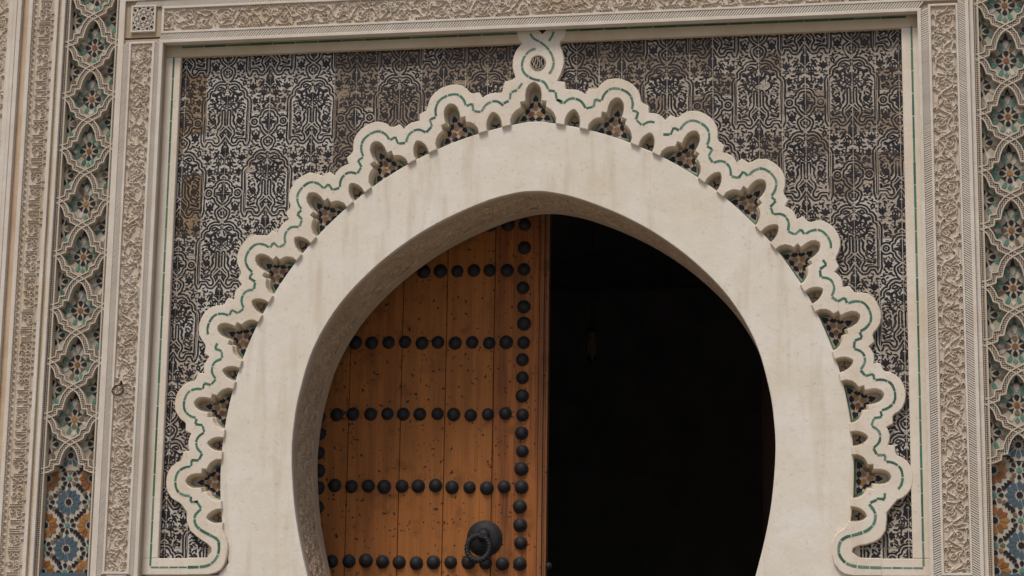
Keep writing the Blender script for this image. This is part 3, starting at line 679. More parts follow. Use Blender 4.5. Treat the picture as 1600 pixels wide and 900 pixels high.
for it in range(90):     # small leaves fill what is left bare, mirrored like the rest
    free = np.minimum(Dp, Ds-34); jmax = int(np.argmax(free)); yy0, xx0 = divmod(jmax, free.shape[1]); fr_ = free[yy0, xx0]
    if fr_ < 15: break
    px_, py_ = GXd[yy0, xx0], GZd[yy0, xx0]; fr_ = min(fr_, 34); an0 = random.uniform(0, PI)
    def fe2(X_, Y_, q_=None):
        u = (X_-ex)*cos(an)+(Y_-ey)*sin(an); v = -(X_-ex)*sin(an)+(Y_-ey)*cos(an); return (np.sqrt((u/(fr_*.27))**2+(v/(fr_*.66))**2)+1e-6-1)*fr_*.30
    for sg in (1, -1):
        ex, ey, an = sg*px_, py_, sg*an0; apply([(ex, ey)], 60, fe2, Dp)
V_ = np.maximum(np.minimum(Ds-6, 26.5-Ds), np.minimum(-Dp+3.6, Ds-34))/SC
TY = .040
tmesh = {}
def tile_grid(ti, tj):
    sub = V_[tj*NZs:(tj+1)*NZs+1, ti*NXs:(ti+1)*NXs+1]; return sub
def tile_mesh(ti, tj):
    if (ti, tj) in tmesh: return tmesh[(ti, tj)]
    sub = tile_grid(ti, tj); ny, nx = sub.shape; g = .0023
    xs = np.linspace(-TWd/2+g, TWd/2-g, nx); zs = np.linspace(THt/2-g, -THt/2+g, ny)
    X_, Z_ = np.meshgrid(xs, zs); Y_ = -np.clip(sub/.003, -1, 1)*.0010
    V = np.stack([X_.ravel(), Y_.ravel(), Z_.ravel()], 1)
    i = np.arange(ny*nx).reshape(ny, nx); F = np.stack([i[:-1, :-1].ravel(), i[1:, :-1].ravel(), i[1:, 1:].ravel(), i[:-1, 1:].ravel()], 1)
    F = [tuple(map(int, f)) for f in F]; V = [tuple(map(float, v)) for v in V]
    per = list(i[0, :])+list(i[1:, -1])+list(i[-1, -2::-1])+list(i[-2:0:-1, 0]); nb = len(V)
    V += [(V[p][0], .018, V[p][2]) for p in per]; n = len(per)
    F += [(int(per[k]), int(per[(k+1) % n]), nb+(k+1) % n, nb+k) for k in range(n)]
    me = bpy.data.meshes.new('tile'); me.from_pydata(V, [], F)
    at = me.attributes.new('glaze', 'FLOAT', 'POINT'); at.data.foreach_set('value', np.concatenate([sub.ravel(), np.full(n, -.01)]).astype(np.float32))
    me.materials.append(TG); me.update(); tmesh[(ti, tj)] = me; return me
def vcut(th):
    d = math.degrees(th)
    if abs(d) > 100.2: return .07
    if abs(d) > 96: return .125
    return (.185+.145*(.5+.5*cos(2*PI*d/STEP)))*(1-.05*abs(d)/78)
def inside_cut(x, z):
    th = math.atan2(x-CX, z-CZ); return math.hypot(x-CX, z-CZ) < RR(th)+vcut(th)
panel = thing('tile_field', 'black and white arabesque glazed tile field between the lobed arch band and its plaster frame', 'tile panel', (0, TY, 0))
mb = MB(); ob = [(-2.55, -.04), (-2.55, 3.55), (2.53, 3.55), (2.53, -.04), (1.93, -.04)]+[PM(a, vcut(rad(a))) for a in np.linspace(104, -104, 260)]+[(-1.93, -.04)]
plate(mb, ob, [(0, TY+.0035), (0, .125)]); mb.build('mortar_bed', MORTAR, panel)
cells = []
for a in range(-32, 6):
    for b in range(-4, 26):
        x0 = OX+a*TWd; z1 = OZ-b*THt; x1 = x0+TWd; z0 = z1-THt
        if x1 < -2.40 or x0 > 2.386 or z0 > 3.43 or z1 < .062: continue
        vis = False
        for xx in (x0, (x0+x1)/2, x1):
            for zz in (z0, (z0+z1)/2, z1):
                xx_c = min(max(xx, -2.402), 2.386); zz_c = min(max(zz, .062), 3.428)
                th_ = math.atan2(xx_c-CX, zz_c-CZ); r_ = math.hypot(xx_c-CX, zz_c-CZ)
                if r_ > RR(th_)+.235*(1-.05*abs(math.degrees(th_))/78) and not (abs(xx_c-.04) < .11 and zz_c < 3.43): vis = True
        if not vis: continue
        # clipped tiles at the frame go in last
        full = min(x1, 2.386)-max(x0, -2.402); fh = min(z1, 3.428)-max(z0, .062)
        cells.append((full*fh/((x0-cx_)**2+cy_**2+(z0-cz_)**2), a, b, (x0+x1)/2, (z0+z1)/2))
cells.sort(reverse=True)
sv, sf, sa, smi = [], [], [], []
def tone(x, z):
    q = random.random()
    if x < -1.35 and x > -2.28:
        return TW if q < .80 else TG
    if x <= -2.28: return (TO if z > 2.2 else TG) if q < .8 else TW
    if x < .0: return TB if q < .82 else TG
    if x < 1.0: return TB if q < .55 else TG
    if z > 2.3: return TG if q < .72 else TB
    return TW if q < .45 else TG
for idx, (_, a, b, x, z) in enumerate(cells):
    me = tile_mesh(a % 4, b % 7); mt = tone(x, z)
    M4 = Matrix.Translation((x+random.gauss(0, .0006), TY+random.gauss(0, .0007), z+random.gauss(0, .0006))) @ Matrix.Rotation(random.gauss(0, .005), 4, 'Y') @ Matrix.Rotation(random.gauss(0, .008), 4, 'X') @ Matrix.Rotation(random.gauss(0, .008), 4, 'Z')
    if any(inside_cut(x+u*TWd/2, z+w*THt/2) for u in (-1,-.5,0,.5,1) for w in (-1,-.5,0,.5,1)):
        vs = [v.co.copy() for v in me.vertices]; gv = [d.value for d in me.attributes['glaze'].data]; keep = []
        for p_ in me.polygons:
            c_ = p_.center
            if not inside_cut(c_.x+x, c_.z+z) and p_.normal.y < -.5: keep.append(tuple(p_.vertices))
        if not keep: continue
        me = bpy.data.meshes.new('cut_tile'); used = sorted({q for f in keep for q in f}); mp_ = {q: n_ for n_, q in enumerate(used)}
        me.from_pydata([tuple(vs[q]) for q in used], [], [tuple(mp_[q] for q in f) for f in keep])
        at = me.attributes.new('glaze', 'FLOAT', 'POINT'); at.data.foreach_set('value', np.array([gv[q] for q in used], np.float32)); me.materials.append(TG); me.update()
    if idx < 300:
        o = bpy.data.objects.new('tile', me); C.objects.link(o); o.parent = panel; o.matrix_parent_inverse = wmat(panel).inverted(); o.matrix_basis = M4
        o.material_slots[0].link = 'OBJECT'; o.material_slots[0].material = mt
    else:
        n0 = len(sv); sv += [tuple(M4 @ v.co) for v in me.vertices]; sf += [tuple(i+n0 for i in p.vertices) for p in me.polygons]
        sa += [d.value for d in me.attributes['glaze'].data]; smi += [(TW, TG, TB, TO).index(mt)]*len(me.polygons)
if sv:
    me = bpy.data.meshes.new('tile_rest'); me.from_pydata(sv, [], sf); at = me.attributes.new('glaze', 'FLOAT', 'POINT'); at.data.foreach_set('value', np.array(sa, np.float32))
    for q in (TW, TG, TB, TO): me.materials.append(q)
    me.polygons.foreach_set('material_index', smi); me.update(); link('more_tiles', me, panel, 'stuff')
print('tiles', len(cells))

# ---------------------------------------------------------------- carved stucco bands
def strip(mb, x0, x1, z0, z1, yf, yb=.12, mi=0):
    c = .002; mb.add([(x0+c, yf, z0), (x1-c, yf, z0), (x1-c, yf, z1), (x0+c, yf, z1), (x0, yf+c, z0), (x1, yf+c, z0), (x1, yf+c, z1), (x0, yf+c, z1), (x0, yb, z0), (x1, yb, z0), (x1, yb, z1), (x0, yb, z1)],
        [(0,1,2,3),(4,0,3,7),(1,5,6,2),(8,4,7,11),(5,9,10,6),(8,9,5,4),(7,6,10,11),(4,5,1,0),(3,2,6,7)], mi)
def hstrip(mb, x0, x1, z0, z1, yf, yb=.12, mi=0):
    c = .002; mb.add([(x0, yf, z0+c), (x1, yf, z0+c), (x1, yf, z1-c), (x0, yf, z1-c), (x0, yf+c, z0), (x1, yf+c, z0), (x1, yf+c, z1), (x0, yf+c, z1), (x0, yb, z0), (x1, yb, z0), (x1, yb, z1), (x0, yb, z1)],
        [(0,1,2,3),(4,5,1,0),(3,2,6,7),(4,0,3,7),(1,5,6,2),(8,9,5,4),(7,6,10,11),(8,4,7,11),(5,9,10,6)], mi)
def hatch(x0, x1, z0, z1, slope, parent, vertical=True, pitch=.0145, yb=-.0625, yf=-.078):
    mb = MB(); w = x1-x0 if vertical else z1-z0; sh = w*slope; rw = pitch*.25
    q = (z0 if vertical else x0)-abs(sh)
    end = (z1 if vertical else x1)
    while q < end:
        j = random.gauss(0, .0004)
        if vertical:
            a0, a1 = q+j+(0 if sh > 0 else -sh), q+j+(sh if sh > 0 else 0)
            pts = [(x0, a0), (x1, a1)]
            if min(a0, a1) >= z0 and max(a0, a1) <= z1: ok = True
            else: ok = False
            A = [(x0, yb, a0-rw*1.4), (x1, yb, a1-rw*1.4), (x1, yf, a1-rw*1.2), (x0, yf, a0-rw*1.2), (x0, yf, a0+rw*1.2), (x1, yf, a1+rw*1.2), (x1, yb, a1+rw*1.4), (x0, yb, a0+rw*1.4)]
        else:
            a0, a1 = q+j, q+j+abs(sh); ok = a0 >= x0 and a1 <= x1
            A = [(a0-rw*1.4, yb, z0), (a1-rw*1.4, yb, z1), (a1-rw*1.2, yf, z1), (a0-rw*1.2, yf, z0), (a0+rw*1.2, yf, z0), (a1+rw*1.2, yf, z1), (a1+rw*1.4, yb, z1), (a0+rw*1.4, yb, z0)]
        if ok: mb.add(A, [(0,1,2,3), (3,2,5,4), (4,5,6,7)])
        q += pitch
    return mb.build('hatching', FILLET, parent, 'stuff')
def field(x0, x1, z0, z1, parent, seed, horiz=False, nm='carved_field', gen=None, depth=.0135, yf=-.080):
    if horiz:
        Cv = Carve(z1-z0, x1-x0, .0031); (gen or arabesque)(Cv, seed)
        fn = lambda u, v, d: np.stack([x0+v, yf+d, z1-u], 1)
    else:
        Cv = Carve(x1-x0, z1-z0, .0031); (gen or arabesque)(Cv, seed)
        fn = lambda u, v, d: np.stack([x0+u, yf+d, z0+v], 1)
    return carve_mesh(nm, Cv, fn, depth, STUCCO, parent)
cl = thing('carved_band', 'carved stucco band left of the tile field, with an iron ring hanging on it', 'stucco band', (-2.65, -.08, 0))
mb = MB(); strip(mb, -2.79, -2.505, -.075, 3.545, -.062); mb.build('band_body', GROOVE, cl)
mb = MB()
for a, b in ((-2.7435,-2.7285),(-2.580,-2.5625)): strip(mb, a, b, -.040, 3.522, -.082, -.06)
strip(mb, -2.5300, -2.5045, -.075, 3.528, -.083, -.05); strip(mb, -2.7920, -2.7830, -.075, 3.813, -.083, -.05)
hstrip(mb, -2.743, -2.563, 3.5095, 3.5235, -.0815, -.06); hstrip(mb, -2.743, -2.563, -.046, -.031, -.0815, -.06)
mb.build('fillet', FILLET, cl)
hatch(-2.7825, -2.744, -.07, 3.53, .8, cl, pitch=.0165); hatch(-2.562, -2.5305, -.07, 3.53, -.8, cl, pitch=.0165); hatch(-2.73, -2.575, -.073, -.048, 1, cl, False)
field(-2.728, -2.5805, -.030, 3.509, cl, 11)
mb = MB(); strip(mb, -2.834, -2.7925, -.075, 4.42, -.058); strip(mb, 2.8065, 2.835, -.075, 4.42, -.058); mb.build('wall_joint', FILLET, kind='structure')
cr = thing('carved_band', 'carved stucco band right of the tile field, scrollwork between two hatched borders', 'stucco band', (2.65, -.08, 0))
mb = MB(); strip(mb, 2.488, 2.806, -.075, 3.556, -.062); mb.build('band_body', GROOVE, cr)
mb = MB()
for a, b in ((2.5545,2.571),(2.7250,2.7385)): strip(mb, a, b, -.040, 3.551, -.082, -.06)
strip(mb, 2.4875, 2.5100, -.075, 3.528, -.083, -.05); strip(mb, 2.7830, 2.8060, -.075, 3.813, -.083, -.05)
hstrip(mb, 2.555, 2.738, 3.538, 3.5525, -.0815, -.06); hstrip(mb, 2.555, 2.738, -.046, -.031, -.0815, -.06)
mb.build('fillet', FILLET, cr)
hatch(2.511, 2.554, -.07, 3.53, .45, cr); hatch(2.7395, 2.7825, -.07, 3.57, -.62, cr); hatch(2.57, 2.73, -.073, -.048, 1, cr, False)
field(2.5715, 2.7245, -.030, 3.537, cr, 23)
ct = thing('carved_frieze', 'horizontal carved stucco frieze running across the top above the tile field', 'frieze', (0, -.08, 3.67))
mb = MB(); hstrip(mb, -2.79, 2.806, 3.5575, 3.8135, -.062); mb.build('band_body', GROOVE, ct)
mb = MB(); hstrip(mb, -2.5305, 2.5105, 3.5075, 3.5295, -.0835, -.02); hstrip(mb, -2.522, 2.736, 3.5755, 3.5905, -.082, -.06); hstrip(mb, -2.522, 2.736, 3.7495, 3.7665, -.082, -.06)
strip(mb, -2.5225, -2.506, 3.5905, 3.7495, -.0815, -.06); strip(mb, 2.7225, 2.7365, 3.5905, 3.7495, -.0815, -.06)
mb.build('fillet', FILLET, ct)
mb = MB(); hstrip(mb, -2.53, 2.51, 3.5295, 3.5570, -.062, .12); mb.build('lower_border', GROOVE, ct)
hatch(-2.55, 2.54, 3.531, 3.575, .8, ct, False, pitch=.0175); hatch(-2.74, 2.75, 3.768, 3.8125, -.8, ct, False, pitch=.0175)
field(-2.505, 2.722, 3.591, 3.749, ct, 37, True)
# square lattice at the frieze's left end
lx0, lx1, lz0, lz1 = -2.728, -2.578, 3.604, 3.768
lat_ = MB(); strip(lat_, lx0-.012, lx0, lz0-.012, lz1+.012, -.0825, -.06); strip(lat_, lx1, lx1+.012, lz0-.012, lz1+.012, -.0825, -.06)
hstrip(lat_, lx0, lx1, lz1, lz1+.012, -.082, -.06); hstrip(lat_, lx0, lx1, lz0-.012, lz0, -.082, -.06)
lo_ = lat_.build('lattice_frame', FILLET, ct)
mb = MB(); mb.box(lx0, lx1, -.0685, -.0675, lz0, lz1); mb.build('lattice_ground', RUSTI, lo_)
mb = MB(); ccx, ccz = (lx0+lx1)/2, (lz0+lz1)/2; hw, hh = (lx1-lx0)/2, (lz1-lz0)/2; q_ = 0
def clipseg(p, d):
    t0, t1 = -9, 9
    for k, h in ((0, hw), (1, hh)):
        if abs(d[k]) < 1e-9:
            if abs(p[k]) > h: return None
            continue
        a, b = (-h-p[k])/d[k], (h-p[k])/d[k]; t0 = max(t0, min(a, b)); t1 = min(t1, max(a, b))
    return (t0, t1) if t1 > t0 else None
for k in range(8):
    for off_ in (.018, .044, .066):
        a = PI/8+k*PI/4; nrm_ = (cos(a), sin(a)); d = (-sin(a), cos(a)); p = (nrm_[0]*off_, nrm_[1]*off_); r_ = clipseg(p, d)
        if not r_: continue
        A = (ccx+p[0]+d[0]*r_[0], ccz+p[1]+d[1]*r_[0]); B = (ccx+p[0]+d[0]*r_[1], ccz+p[1]+d[1]*r_[1]); wv = .0019; y_ = -.078-.00012*q_; q_ += 1
        V4 = [(A[0]-nrm_[0]*wv, A[1]-nrm_[1]*wv), (B[0]-nrm_[0]*wv, B[1]-nrm_[1]*wv), (B[0]+nrm_[0]*wv, B[1]+nrm_[1]*wv), (A[0]+nrm_[0]*wv, A[1]+nrm_[1]*wv)]
        mb.add([(x, y_, z) for x, z in V4]+[(x, -.069, z) for x, z in V4], [(0,1,2,3), (0,4,5,1), (2,6,7,3), (1,5,6,2), (3,7,4,0)])
mb.build('lattice_bars', FILLET, lo_, 'stuff')

# ---------------------------------------------------------------- inscription band at the far left (and its twin beyond the right edge)
def inscr(x_in, sg, label, seed, full=True):
    """x_in: edge next to the mosaic column; sg=-1 grows leftwards"""
    t = thing('inscription_band', label, 'stucco band', (x_in+sg*.15, -.08, 0))
    X_ = lambda d: x_in+sg*d
    def ss(mb, d0, d1, yf, mi=0): a, b = sorted((X_(d0), X_(d1))); strip(mb, a, b, -.075, 4.42, yf, .12, mi)
    mb = MB(); ss(mb, .001, .0255, -.078); ss(mb, .050, .075, -.080); ss(mb, .234, .262, -.082); mb.build('fillet', FILLET, t)
    mb = MB(); ss(mb, .0255, .050, -.056); mb.build('ochre_groove', REVEAL, t)
    mb = MB(); ss(mb, .075, .234, -.0665); mb.build('band_body', STUCCO, t)
    mb = MB(); ss(mb, .262, .312, -.050); mb.build('rough_groove', SOFFIT if full else STUCCO, t)
    mb = MB(); ss(mb, .3125, .342, -.088); ss(mb, .343, .367, -.092); ss(mb, .368, .398, -.088); ss(mb, .3985, .407, -.080); mb.build('moulding', FILLET, t)
    mb = MB(); ss(mb, .4075, 1.15, -.068); mb.build('outer_body', STUCCO, t)
    a, b = sorted((X_(.0755), X_(.2335))); Cv = Carve(b-a, 4.45, .0031); kufic(Cv, seed)
    carve_mesh('carved_letters', Cv, lambda u, v, d: np.stack([a+u, -.080+d, -.072+v], 1), .015, STUCCO, t)
    if full:
        a2, b2 = sorted((X_(.410), X_(.56))); Cv2 = Carve(b2-a2, 4.45, .0035); arabesque(Cv2, seed+3)
        carve_mesh('carved_field', Cv2, lambda u, v, d: np.stack([a2+u, -.080+d, -.072+v], 1), .011, STUCCO, t)
    return t
inscr(-3.2145, -1, 'carved inscription band with pale fluted moulding at the far left edge of the photo', 71)

# ---------------------------------------------------------------- mosaic columns
PPX = .004
sp_hi = [(0,51),(8,46),(14,38),(18,28),(20,19),(29,18),(30,9),(37,6),(46.5,4)]
sp_lo = [(46.5,4),(36,-3),(31,-11),(28,-20),(20,-23),(18,-31),(10,-35),(0,-40)]
def mosaic_column(xc, z0, per, label, sg, n0, n1):
    col_ = thing('mosaic_column', label, 'mosaic column', (xc, 0, 0)); hwid = .187
    zb = z0-8*per
    mb = MB(); mb.box(xc-hwid-.012, xc+hwid+.012, .0005, .12, zb+.024, 4.42); mb.build('mosaic_bed', BED, col_)
    # side borders: chain strip with fillets
    mb = MB()
    for s in (-1, 1):
        x_ = xc+s*hwid; ribbon(mb, [(x_, -.075), (x_, 4.419)], .0215, .0085, -.056, -.050, .05)
    a, b = xc-hwid, xc+hwid
    mb.build('side_border', [STRAP, CHAIN], col_)
    kx = hwid/(46.5*PPX)
    def prep(P, s, zc): return [(xc+s*x*PPX*kx, zc+y*(per/91)) for x, y in P]
    meshes = {}
    for k in range(n0, n1+1):
        zc = z0-k*per
        # over strand: right side junction -> crossing below -> left side junction of the next; under strand mirrored
        for s, dy in ((1, -.0022), (-1, 0)):
            if k == 8: continue
            P = smoothpts([(x*PPX*kx*s, y*(per/91)) for x, y in sp_lo[:4]], 2)+[(x*PPX*kx*s, y*(per/91)) for x, y in sp_lo[4:]]+[(-x*PPX*kx*s, (y-91)*(per/91)) for x, y in sp_hi[1:]]
            key = (round(xc, 2), s)
            if key not in meshes:
                mb = MB(); ribbon(mb, P, .0195, .0075, -.0535+dy, -.048+dy, .004); meshes[key] = mb.mesh('strap', [STRAP, CHAIN])
            o = bpy.data.objects.new('strap', meshes[key]); C.objects.link(o); o.parent = col_; o.matrix_parent_inverse = wmat(col_).inverted(); o.matrix_basis = Matrix.Translation((xc, 0, zc))
        def star(x, z, full):
            st = bpy.data.objects.new('star', None); C.objects.link(st); st.parent = col_; st.matrix_parent_inverse = wmat(col_).inverted(); st.matrix_basis = Matrix.Translation((x, 0, z)); st.empty_display_size = .05
            yj = -.004
            if full: piece('hub_tile', 'chub', ngon(.019, 8, PI/8), RUST if random.random() < .75 else ORANGE, st, x, yj-.001, z)
            for q in range(8):
                a = q*PI/4; dx, dz = sin(a), cos(a); inside = (x-xc)*dx <= .001 or full
                if not full and (x-xc)*dx > .002: continue
                mt = random.choice([BLACK]*7+[BROWNZ])
                if q % 2 == 0: piece('petal_tile', 'cpet', shield(.033, .040), mt, st, x+dx*.024, yj, z+dz*.024, -a)
                else: piece('kite_tile', 'ckit', [(0,0),(.008,.018),(.019,.032),(0,.030),(-.019,.032),(-.008,.018)], mt, st, x+dx*.026, yj, z+dz*.026, -a)
            for q in range(8):
                a = q*PI/4+PI/8; dx, dz = sin(a), cos(a)
                if not full and (x-xc)*dx > .002: continue
                mt = random.choice([TEAL, TEAL, TEAL, GREEN3, GREEN2, WHITEZ, WHITEZ, BROWNZ])
                piece('wedge_tile', 'cwed', [(0,0),(.013,.024),(.012,.050),(-.012,.050),(-.013,.024)], mt, st, x+dx*.054, yj, z+dz*.054, -a)
            if full:
                for q in range(4):
                    a = q*PI/2; dx, dz = sin(a), cos(a); mt = random.choice([TEAL, GREEN3, WHITEZ]) if q != 0 else WHITEZ
                    piece('outer_tile', 'cout', [(0,-.014),(.016,.006),(0,.026),(-.016,.006)], mt, st, x+dx*.088, yj, z+dz*.088, -a)
                for q in (1, 3):
                    for w_ in (-1, 1): piece('side_tile', 'csid', [(-.012,-.010),(.018,-.014),(.010,.012),(-.010,.010)], random.choice([GREEN2, TEAL, BROWNZ, RUST]), st, x+(q-2)*.112, yj, z+w_*.020+.010, 0)
                piece('pentagon_tile', 'cpen', ngon(.019, 6), WHITEZ, st, x, yj-.002, z+.106)
                for da in (-1.05, 0, 1.05): piece('tip_tile', 'ctip', [(0,.022),(.014,-.006),(0,.0),(-.014,-.006)], random.choice([BLACK, BLACK, GREEN2]), st, x+sin(da)*.026, yj, z+.112+cos(da)*.024, -da)
                piece('apex_tile', 'capx', [(0,.034),(.018,-.012),(0,-.006),(-.018,-.012)], random.choice([GREEN2, BLACK]), st, x, yj, z+.150)
                for w_ in (-1, 1): piece('flank_tile', 'cfl%d' % w_, [(0,-.022),(w_*.012,-.01),(w_*.002,.03),(-w_*.006,.02)][::w_], random.choice([TEAL, GREEN3]), st, x+w_*.040, yj, z+.105)
        if k < 8:
            star(xc, zc, True)
            for s in (-1, 1):
                if k < 8: star(xc+s*(hwid-.022), zc-per*.455, False)
    # last opening: upper half straps already placed by k=7; border runs straight down
    return col_
mosaic_column(-3.018, 3.52, .3640, 'left mosaic column of interlaced straps over eight-petalled stars', -1, -2, 8)
mosaic_column(3.032, 3.549, .3650, 'right mosaic column of interlaced straps over eight-petalled stars at the photo edge', 1, -2, 8)

def mosaic_panel(xc, zb0, label, hwid=.170, ztop=.81):
    t = thing('mosaic_panel', label, 'mosaic panel', (xc, 0, -.04))
    mb = MB(); mb.box(xc-.20, xc+.20, .006, .12, -.074, ztop-.145); mb.build('mosaic_bed', GROUT, t)
    mb = MB(); mb.box(xc-.166, xc+.166, -.050, .004, -.0745, -.036); mb.build('blue_sill', BLUE, t)
    y = .000; D = .152
    def ok(x, z): return abs(x-xc) < .176 and -.045 < z < ztop and not (z > .62 and abs(x-xc) > .14-.5*(z-.62))
    def put(nm, key, pl, mt, x, z, a):
        if ok(x, z): piece(nm, key, pl, mt, t, x, y, z, -a)
    for r in range(-1, 7):
        zr = zb0+r*D
        for c in (-1, 0, 1):
            xr = xc+c*D; big = (r+c) % 2 == 0
            if big:
                mt0 = BLUE if c == 0 else ORANGE
                put('hub_tile', 'phub', ngon(.0205, 8), BLACK, xr, zr, 0)
                for q in range(12):
                    a = q*PI/6; mt = mt0 if c == 0 else random.choice([ORANGE, RUST])
                    put('petal_tile', 'ppet', [(0,0),(.0085,.012),(.0165,.044),(.0,.062),(-.0165,.044),(-.0085,.012)], mt, xr+sin(a)*.027, zr+cos(a)*.027, a)
            else:
                put('hub_tile', 'pgrn', ngon(.0165, 8, PI/8), TEAL, xr, zr, 0)
                for q in range(8):
                    a = q*PI/4; put('kernel_tile', 'pker', shield(.027, .033), BLACK if random.random() < .8 else BROWNZ, xr+sin(a)*.024, zr+cos(a)*.024, a)
    # dark kernels between neighbouring rosettes
    for r in range(-1, 7):
        for c in (-1, 0):
            mx, mz = xc+(c+.5)*D, zb0+(r+.5)*D
            # the two big rosettes of this square lie on one diagonal
            dg = 1 if (r+c) % 2 == 0 else -1     # big at lower-left/upper-right when dg=1
            for o_ in (-.036, -.012, .012, .036):
                x_, z_ = mx-dg*o_*.7071*1.0, mz+o_*.7071*1.0
                put('kernel_tile', 'pker2', shield(.027, .033), BLACK if random.random() < .85 else BROWNZ, x_-.009*.7, z_-.009*.7*dg, PI/4 if dg > 0 else PI*3/4)
    return t
mosaic_panel(-3.030, .124, 'left zellij panel of blue and orange rosettes below the star column')
mosaic_panel(3.032, .142, 'right zellij panel of blue and orange rosettes cut by the right photo edge')

# ---------------------------------------------------------------- door leaves
def dome(mb, c, r, h, n=12, m_=4, ax='y'):
    V = [(c[0], c[1]-h, c[2])]; F = []
    for j in range(1, m_+1):
        a = PI/2*j/m_
        V += [(c[0]+r*sin(a)*cos(2*PI*i/n), c[1]-h*cos(a), c[2]+r*sin(a)*sin(2*PI*i/n)) for i in range(n)]
    F += [(0, 1+i, 1+(i+1) % n) for i in range(n)]
    for j in range(m_-1): F += [(1+j*n+i, 1+(j+1)*n+i, 1+(j+1)*n+(i+1) % n, 1+j*n+(i+1) % n) for i in range(n)]
    b0 = 1+(m_-1)*n; V += [(c[0]+r*1.16*cos(2*PI*i/n), c[1], c[2]+r*1.16*sin(2*PI*i/n)) for i in range(n)]; V += [(c[0]+r*1.16*cos(2*PI*i/n), c[1]+.006, c[2]+r*1.16*sin(2*PI*i/n)) for i in range(n)]
    k = 1+m_*n; F += [(b0+i, k+i, k+(i+1) % n, b0+(i+1) % n) for i in range(n)]+[(k+i, k+n+i, k+n+(i+1) % n, k+(i+1) % n) for i in range(n)]
    mb.add(V, F)
sm = MB(); dome(sm, (0,0,0), .040, .034); STUD = sm.mesh('stud', IRON, True)
def torus(mb, c, R, r, twist=0, n=48, m_=8, tilt=0, squash=1.0, rope=0):
    V = []; F = []
    for i in range(n):
        a = 2*PI*i/n
        for j in range(m_):
            b = 2*PI*j/m_; rr_ = r*(1+rope*sin(3*(b)+a*22)); x = (R+rr_*cos(b))*cos(a); z = (R+rr_*cos(b))*sin(a)*squash; y = rr_*sin(b)
            y2 = y*cos(tilt)-(z-R)*sin(tilt); z2 = y*sin(tilt)+(z-R)*cos(tilt)+R; V.append((c[0]+x, c[1]+y2, c[2]+z2))
    F = [(i*m_+j, i*m_+(j+1) % m_, ((i+1) % n)*m_+(j+1) % m_, ((i+1) % n)*m_+j) for i in range(n) for j in range(m_)]
    mb.add(V, F)
YD = .80
def leaf(name, label, xs, mirror=1, rowsz=(2.077,1.580,1.090,.597,.095,-.40,-.895,-1.39,-1.885,-2.38), knock=True, mw=None):
    t = thing(name, label, 'door', (xs[-1], YD, ZG))
    # planks
    for a, b in zip(xs[:-1], xs[1:]):
        mb = MB(); g = .0017; top = 2.78; jy = random.uniform(-.002, .002)
        plate(mb, [(a+g, ZG+.02), (b-g, ZG+.02), (b-g, top), (a+g, top)], [(-.003, YD+jy), (0, YD+.004+jy), (0, YD+.055)])
        mb.build('plank', WOOD if mw is None else mw, t)
    x1 = xs[-1]
    mb = MB(); strip(mb, x1+.001, x1+.030, ZG+.02, 2.78, YD-.012, YD+.06); strip(mb, x1+.0315, x1+.045, ZG+.02, 2.78, YD+.004, YD+.06); strip(mb, x1+.046, x1+.062, ZG+.02, 2.78, YD-.006, YD+.06)
    mb.build('edge_moulding', WOOD2 if mw is None else mw, t)
    xcol = x1-.112
    def stud(x, z):
        o = bpy.data.objects.new('stud', STUD); C.objects.link(o); o.parent = t; o.matrix_parent_inverse = wmat(t).inverted()
        s = random.uniform(.93, 1.07)
        o.matrix_basis = Matrix.Translation((x+random.gauss(0,.003), YD-.004, z+random.gauss(0,.004))) @ Matrix.Diagonal((s, 1, s, 1)) @ Matrix.Rotation(random.random()*6, 4, 'Y')
    for zr in rowsz:
        for k in range(0, 13):
            if zr > 2.5 and 1 < k: continue
            stud(xcol-.1165*k, zr+.0012*k if k < 12 else zr)
    for r in range(len(rowsz)-1):
        for k in (1, 2, 3):
            z_ = rowsz[r]+(rowsz[r+1]-rowsz[r])*k/4
            stud(xcol, z_); stud(xcol-.1165*12, z_)
    for x_, z_ in ((xcol, 2.235), (xcol, 2.395), (xcol-.118, 2.400), (xcol-.236, 2.40), (xcol-.354, 2.40)): stud(x_, z_)
    if knock:
        mb = MB(); dome(mb, (0, 0, 0), .104, .030, 28, 6); kp = mb.build('knocker_plate', IRON, t, smooth=True); kp.matrix_basis = Matrix.Translation((x1-.353, YD-.004, .258))
        mb = MB(); dome(mb, (0, -.028, .018), .042, .035, 16, 5); mb.box(-.012, .012, -.105, -.03, -.004, .022); b_ = mb.build('knocker_boss', IRON, kp); b_.matrix_parent_inverse = Matrix(); b_.matrix_basis = Matrix()
        mb = MB(); torus(mb, (0, 0, 0), .076, .0175, tilt=-.12, rope=.22, n=160, m_=12, squash=1.08)
        kr = mb.build('knocker_ring', IRON, kp, smooth=True); kr.matrix_parent_inverse = Matrix(); kr.matrix_basis = Matrix.Translation((-.022, -.085, -.072))
    return t
dl = leaf('door_leaf', 'closed orange wooden door leaf with rows of black iron studs and a round ring knocker', [-1.72, -1.37, -1.008, -.702, -.372, -.060])
dr = leaf('door_leaf', 'right door leaf with shade darkened into its wood colour, swung inwards at the right jamb, seen nearly edge on', [-1.72, -1.37, -1.008, -.702, -.372, -.060], mw=SHADED_WOOD, knock=False)
# swing the right leaf: its hinge side is at x=+1.66
dr.matrix_basis = Matrix.Translation((0, 0, 0)) @ dr.matrix_basis
hinge = Vector((1.62, .80, ZG)); R_ = Matrix.Rotation(rad(98), 4, 'Z')
# leaf is modelled closed on the left; mirror by turning 180 degrees about z so its hinge edge (-1.72) meets the hinge
base = dr.matrix_basis.copy(); off_ = Vector((-1.72, YD, ZG))
dr.matrix_basis = Matrix.Translation(hinge) @ R_ @ Matrix.Translation(-off_) @ base

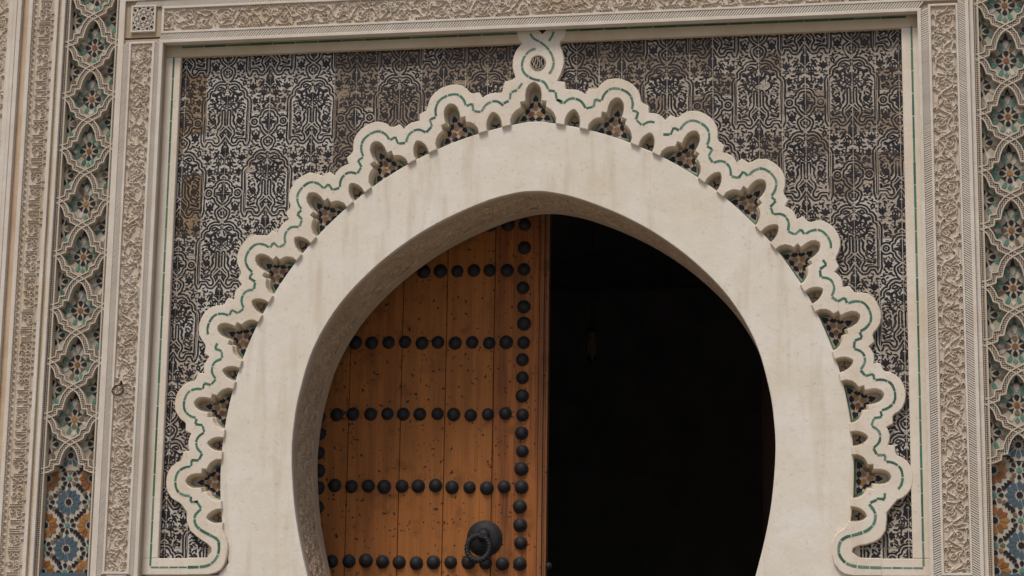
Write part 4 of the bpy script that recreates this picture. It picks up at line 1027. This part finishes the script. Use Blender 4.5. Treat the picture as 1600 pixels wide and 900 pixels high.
# small iron knob seen in the gap beside the door edge
kn = dl
mb = MB(); dome(mb, (0, 0, 0), .020, .020, 12, 4); o = mb.build('knob_head', IRON, kn, smooth=True); o.matrix_basis = Matrix.Translation((.024, YD-.02, .075))
mb = MB(); mb.box(-.006, .006, 0, .05, -.006, .006); o = mb.build('knob_shank', IRON, kn); o.matrix_basis = Matrix.Translation((.024, YD-.015, .075))

# ---------------------------------------------------------------- iron ring on the left carved band
ir = thing('iron_ring', 'rusty iron ring hanging from a staple on the left carved stucco band', 'ring', (-2.685, -.08, 1.14))
mb = MB(); torus(mb, (0, 0, 0), .036, .0062, tilt=-.35, n=32, m_=8); o = mb.build('ring_hoop', RUSTI, ir, smooth=True); o.matrix_basis = Matrix.Translation((-2.682, -.118, 1.138))
mb = MB(); torus(mb, (0, 0, 0), .013, .0048, n=16, m_=6); o = mb.build('staple', RUSTI, ir, smooth=True); o.matrix_basis = Matrix.Translation((-2.674, -.095, 1.192)) @ Matrix.Rotation(PI/2, 4, 'Z')

# ---------------------------------------------------------------- lamp shape standing in for an unidentified pale smudge in the passage
ln = thing('smudge_stand_in', 'lamp-shaped stand-in for an unidentified pale smudge in the dark passage behind the open doorway', 'stand_in', (-.16, 4.0, 2.12))
BRASS = mat('old_brass', (.10,.07,.04), (.06,.04,.025), 20, .35, .001, 60, metallic=.8)
def lathe(mb, c, prof, n=12):
    V = [(c[0]+r_*cos(2*PI*i/n), c[1]+r_*sin(2*PI*i/n), c[2]+z_) for r_, z_ in prof for i in range(n)]
    mb.add(V, [(j*n+i, j*n+(i+1) % n, (j+1)*n+(i+1) % n, (j+1)*n+i) for j in range(len(prof)-1) for i in range(n)])
mb = MB(); lathe(mb, (-.16, 4.0, 2.12), [(.004,.16),(.02,.15),(.04,.13),(.045,.11)]); mb.build('stand_in_cap', BRASS, ln)
mb = MB(); lathe(mb, (-.16, 4.0, 2.12), [(.042,.11),(.050,.0),(.042,-.09)], 8); mb.build('stand_in_body', BROWNZ, ln)
mb = MB(); lathe(mb, (-.16, 4.0, 2.12), [(.044,-.09),(.03,-.12),(.010,-.14),(.002,-.15)]); mb.build('stand_in_base', BRASS, ln)
mb = MB(); mb.box(-.164, -.156, 3.996, 4.004, 2.28, 3.3); mb.build('stand_in_chain', IRON, ln)
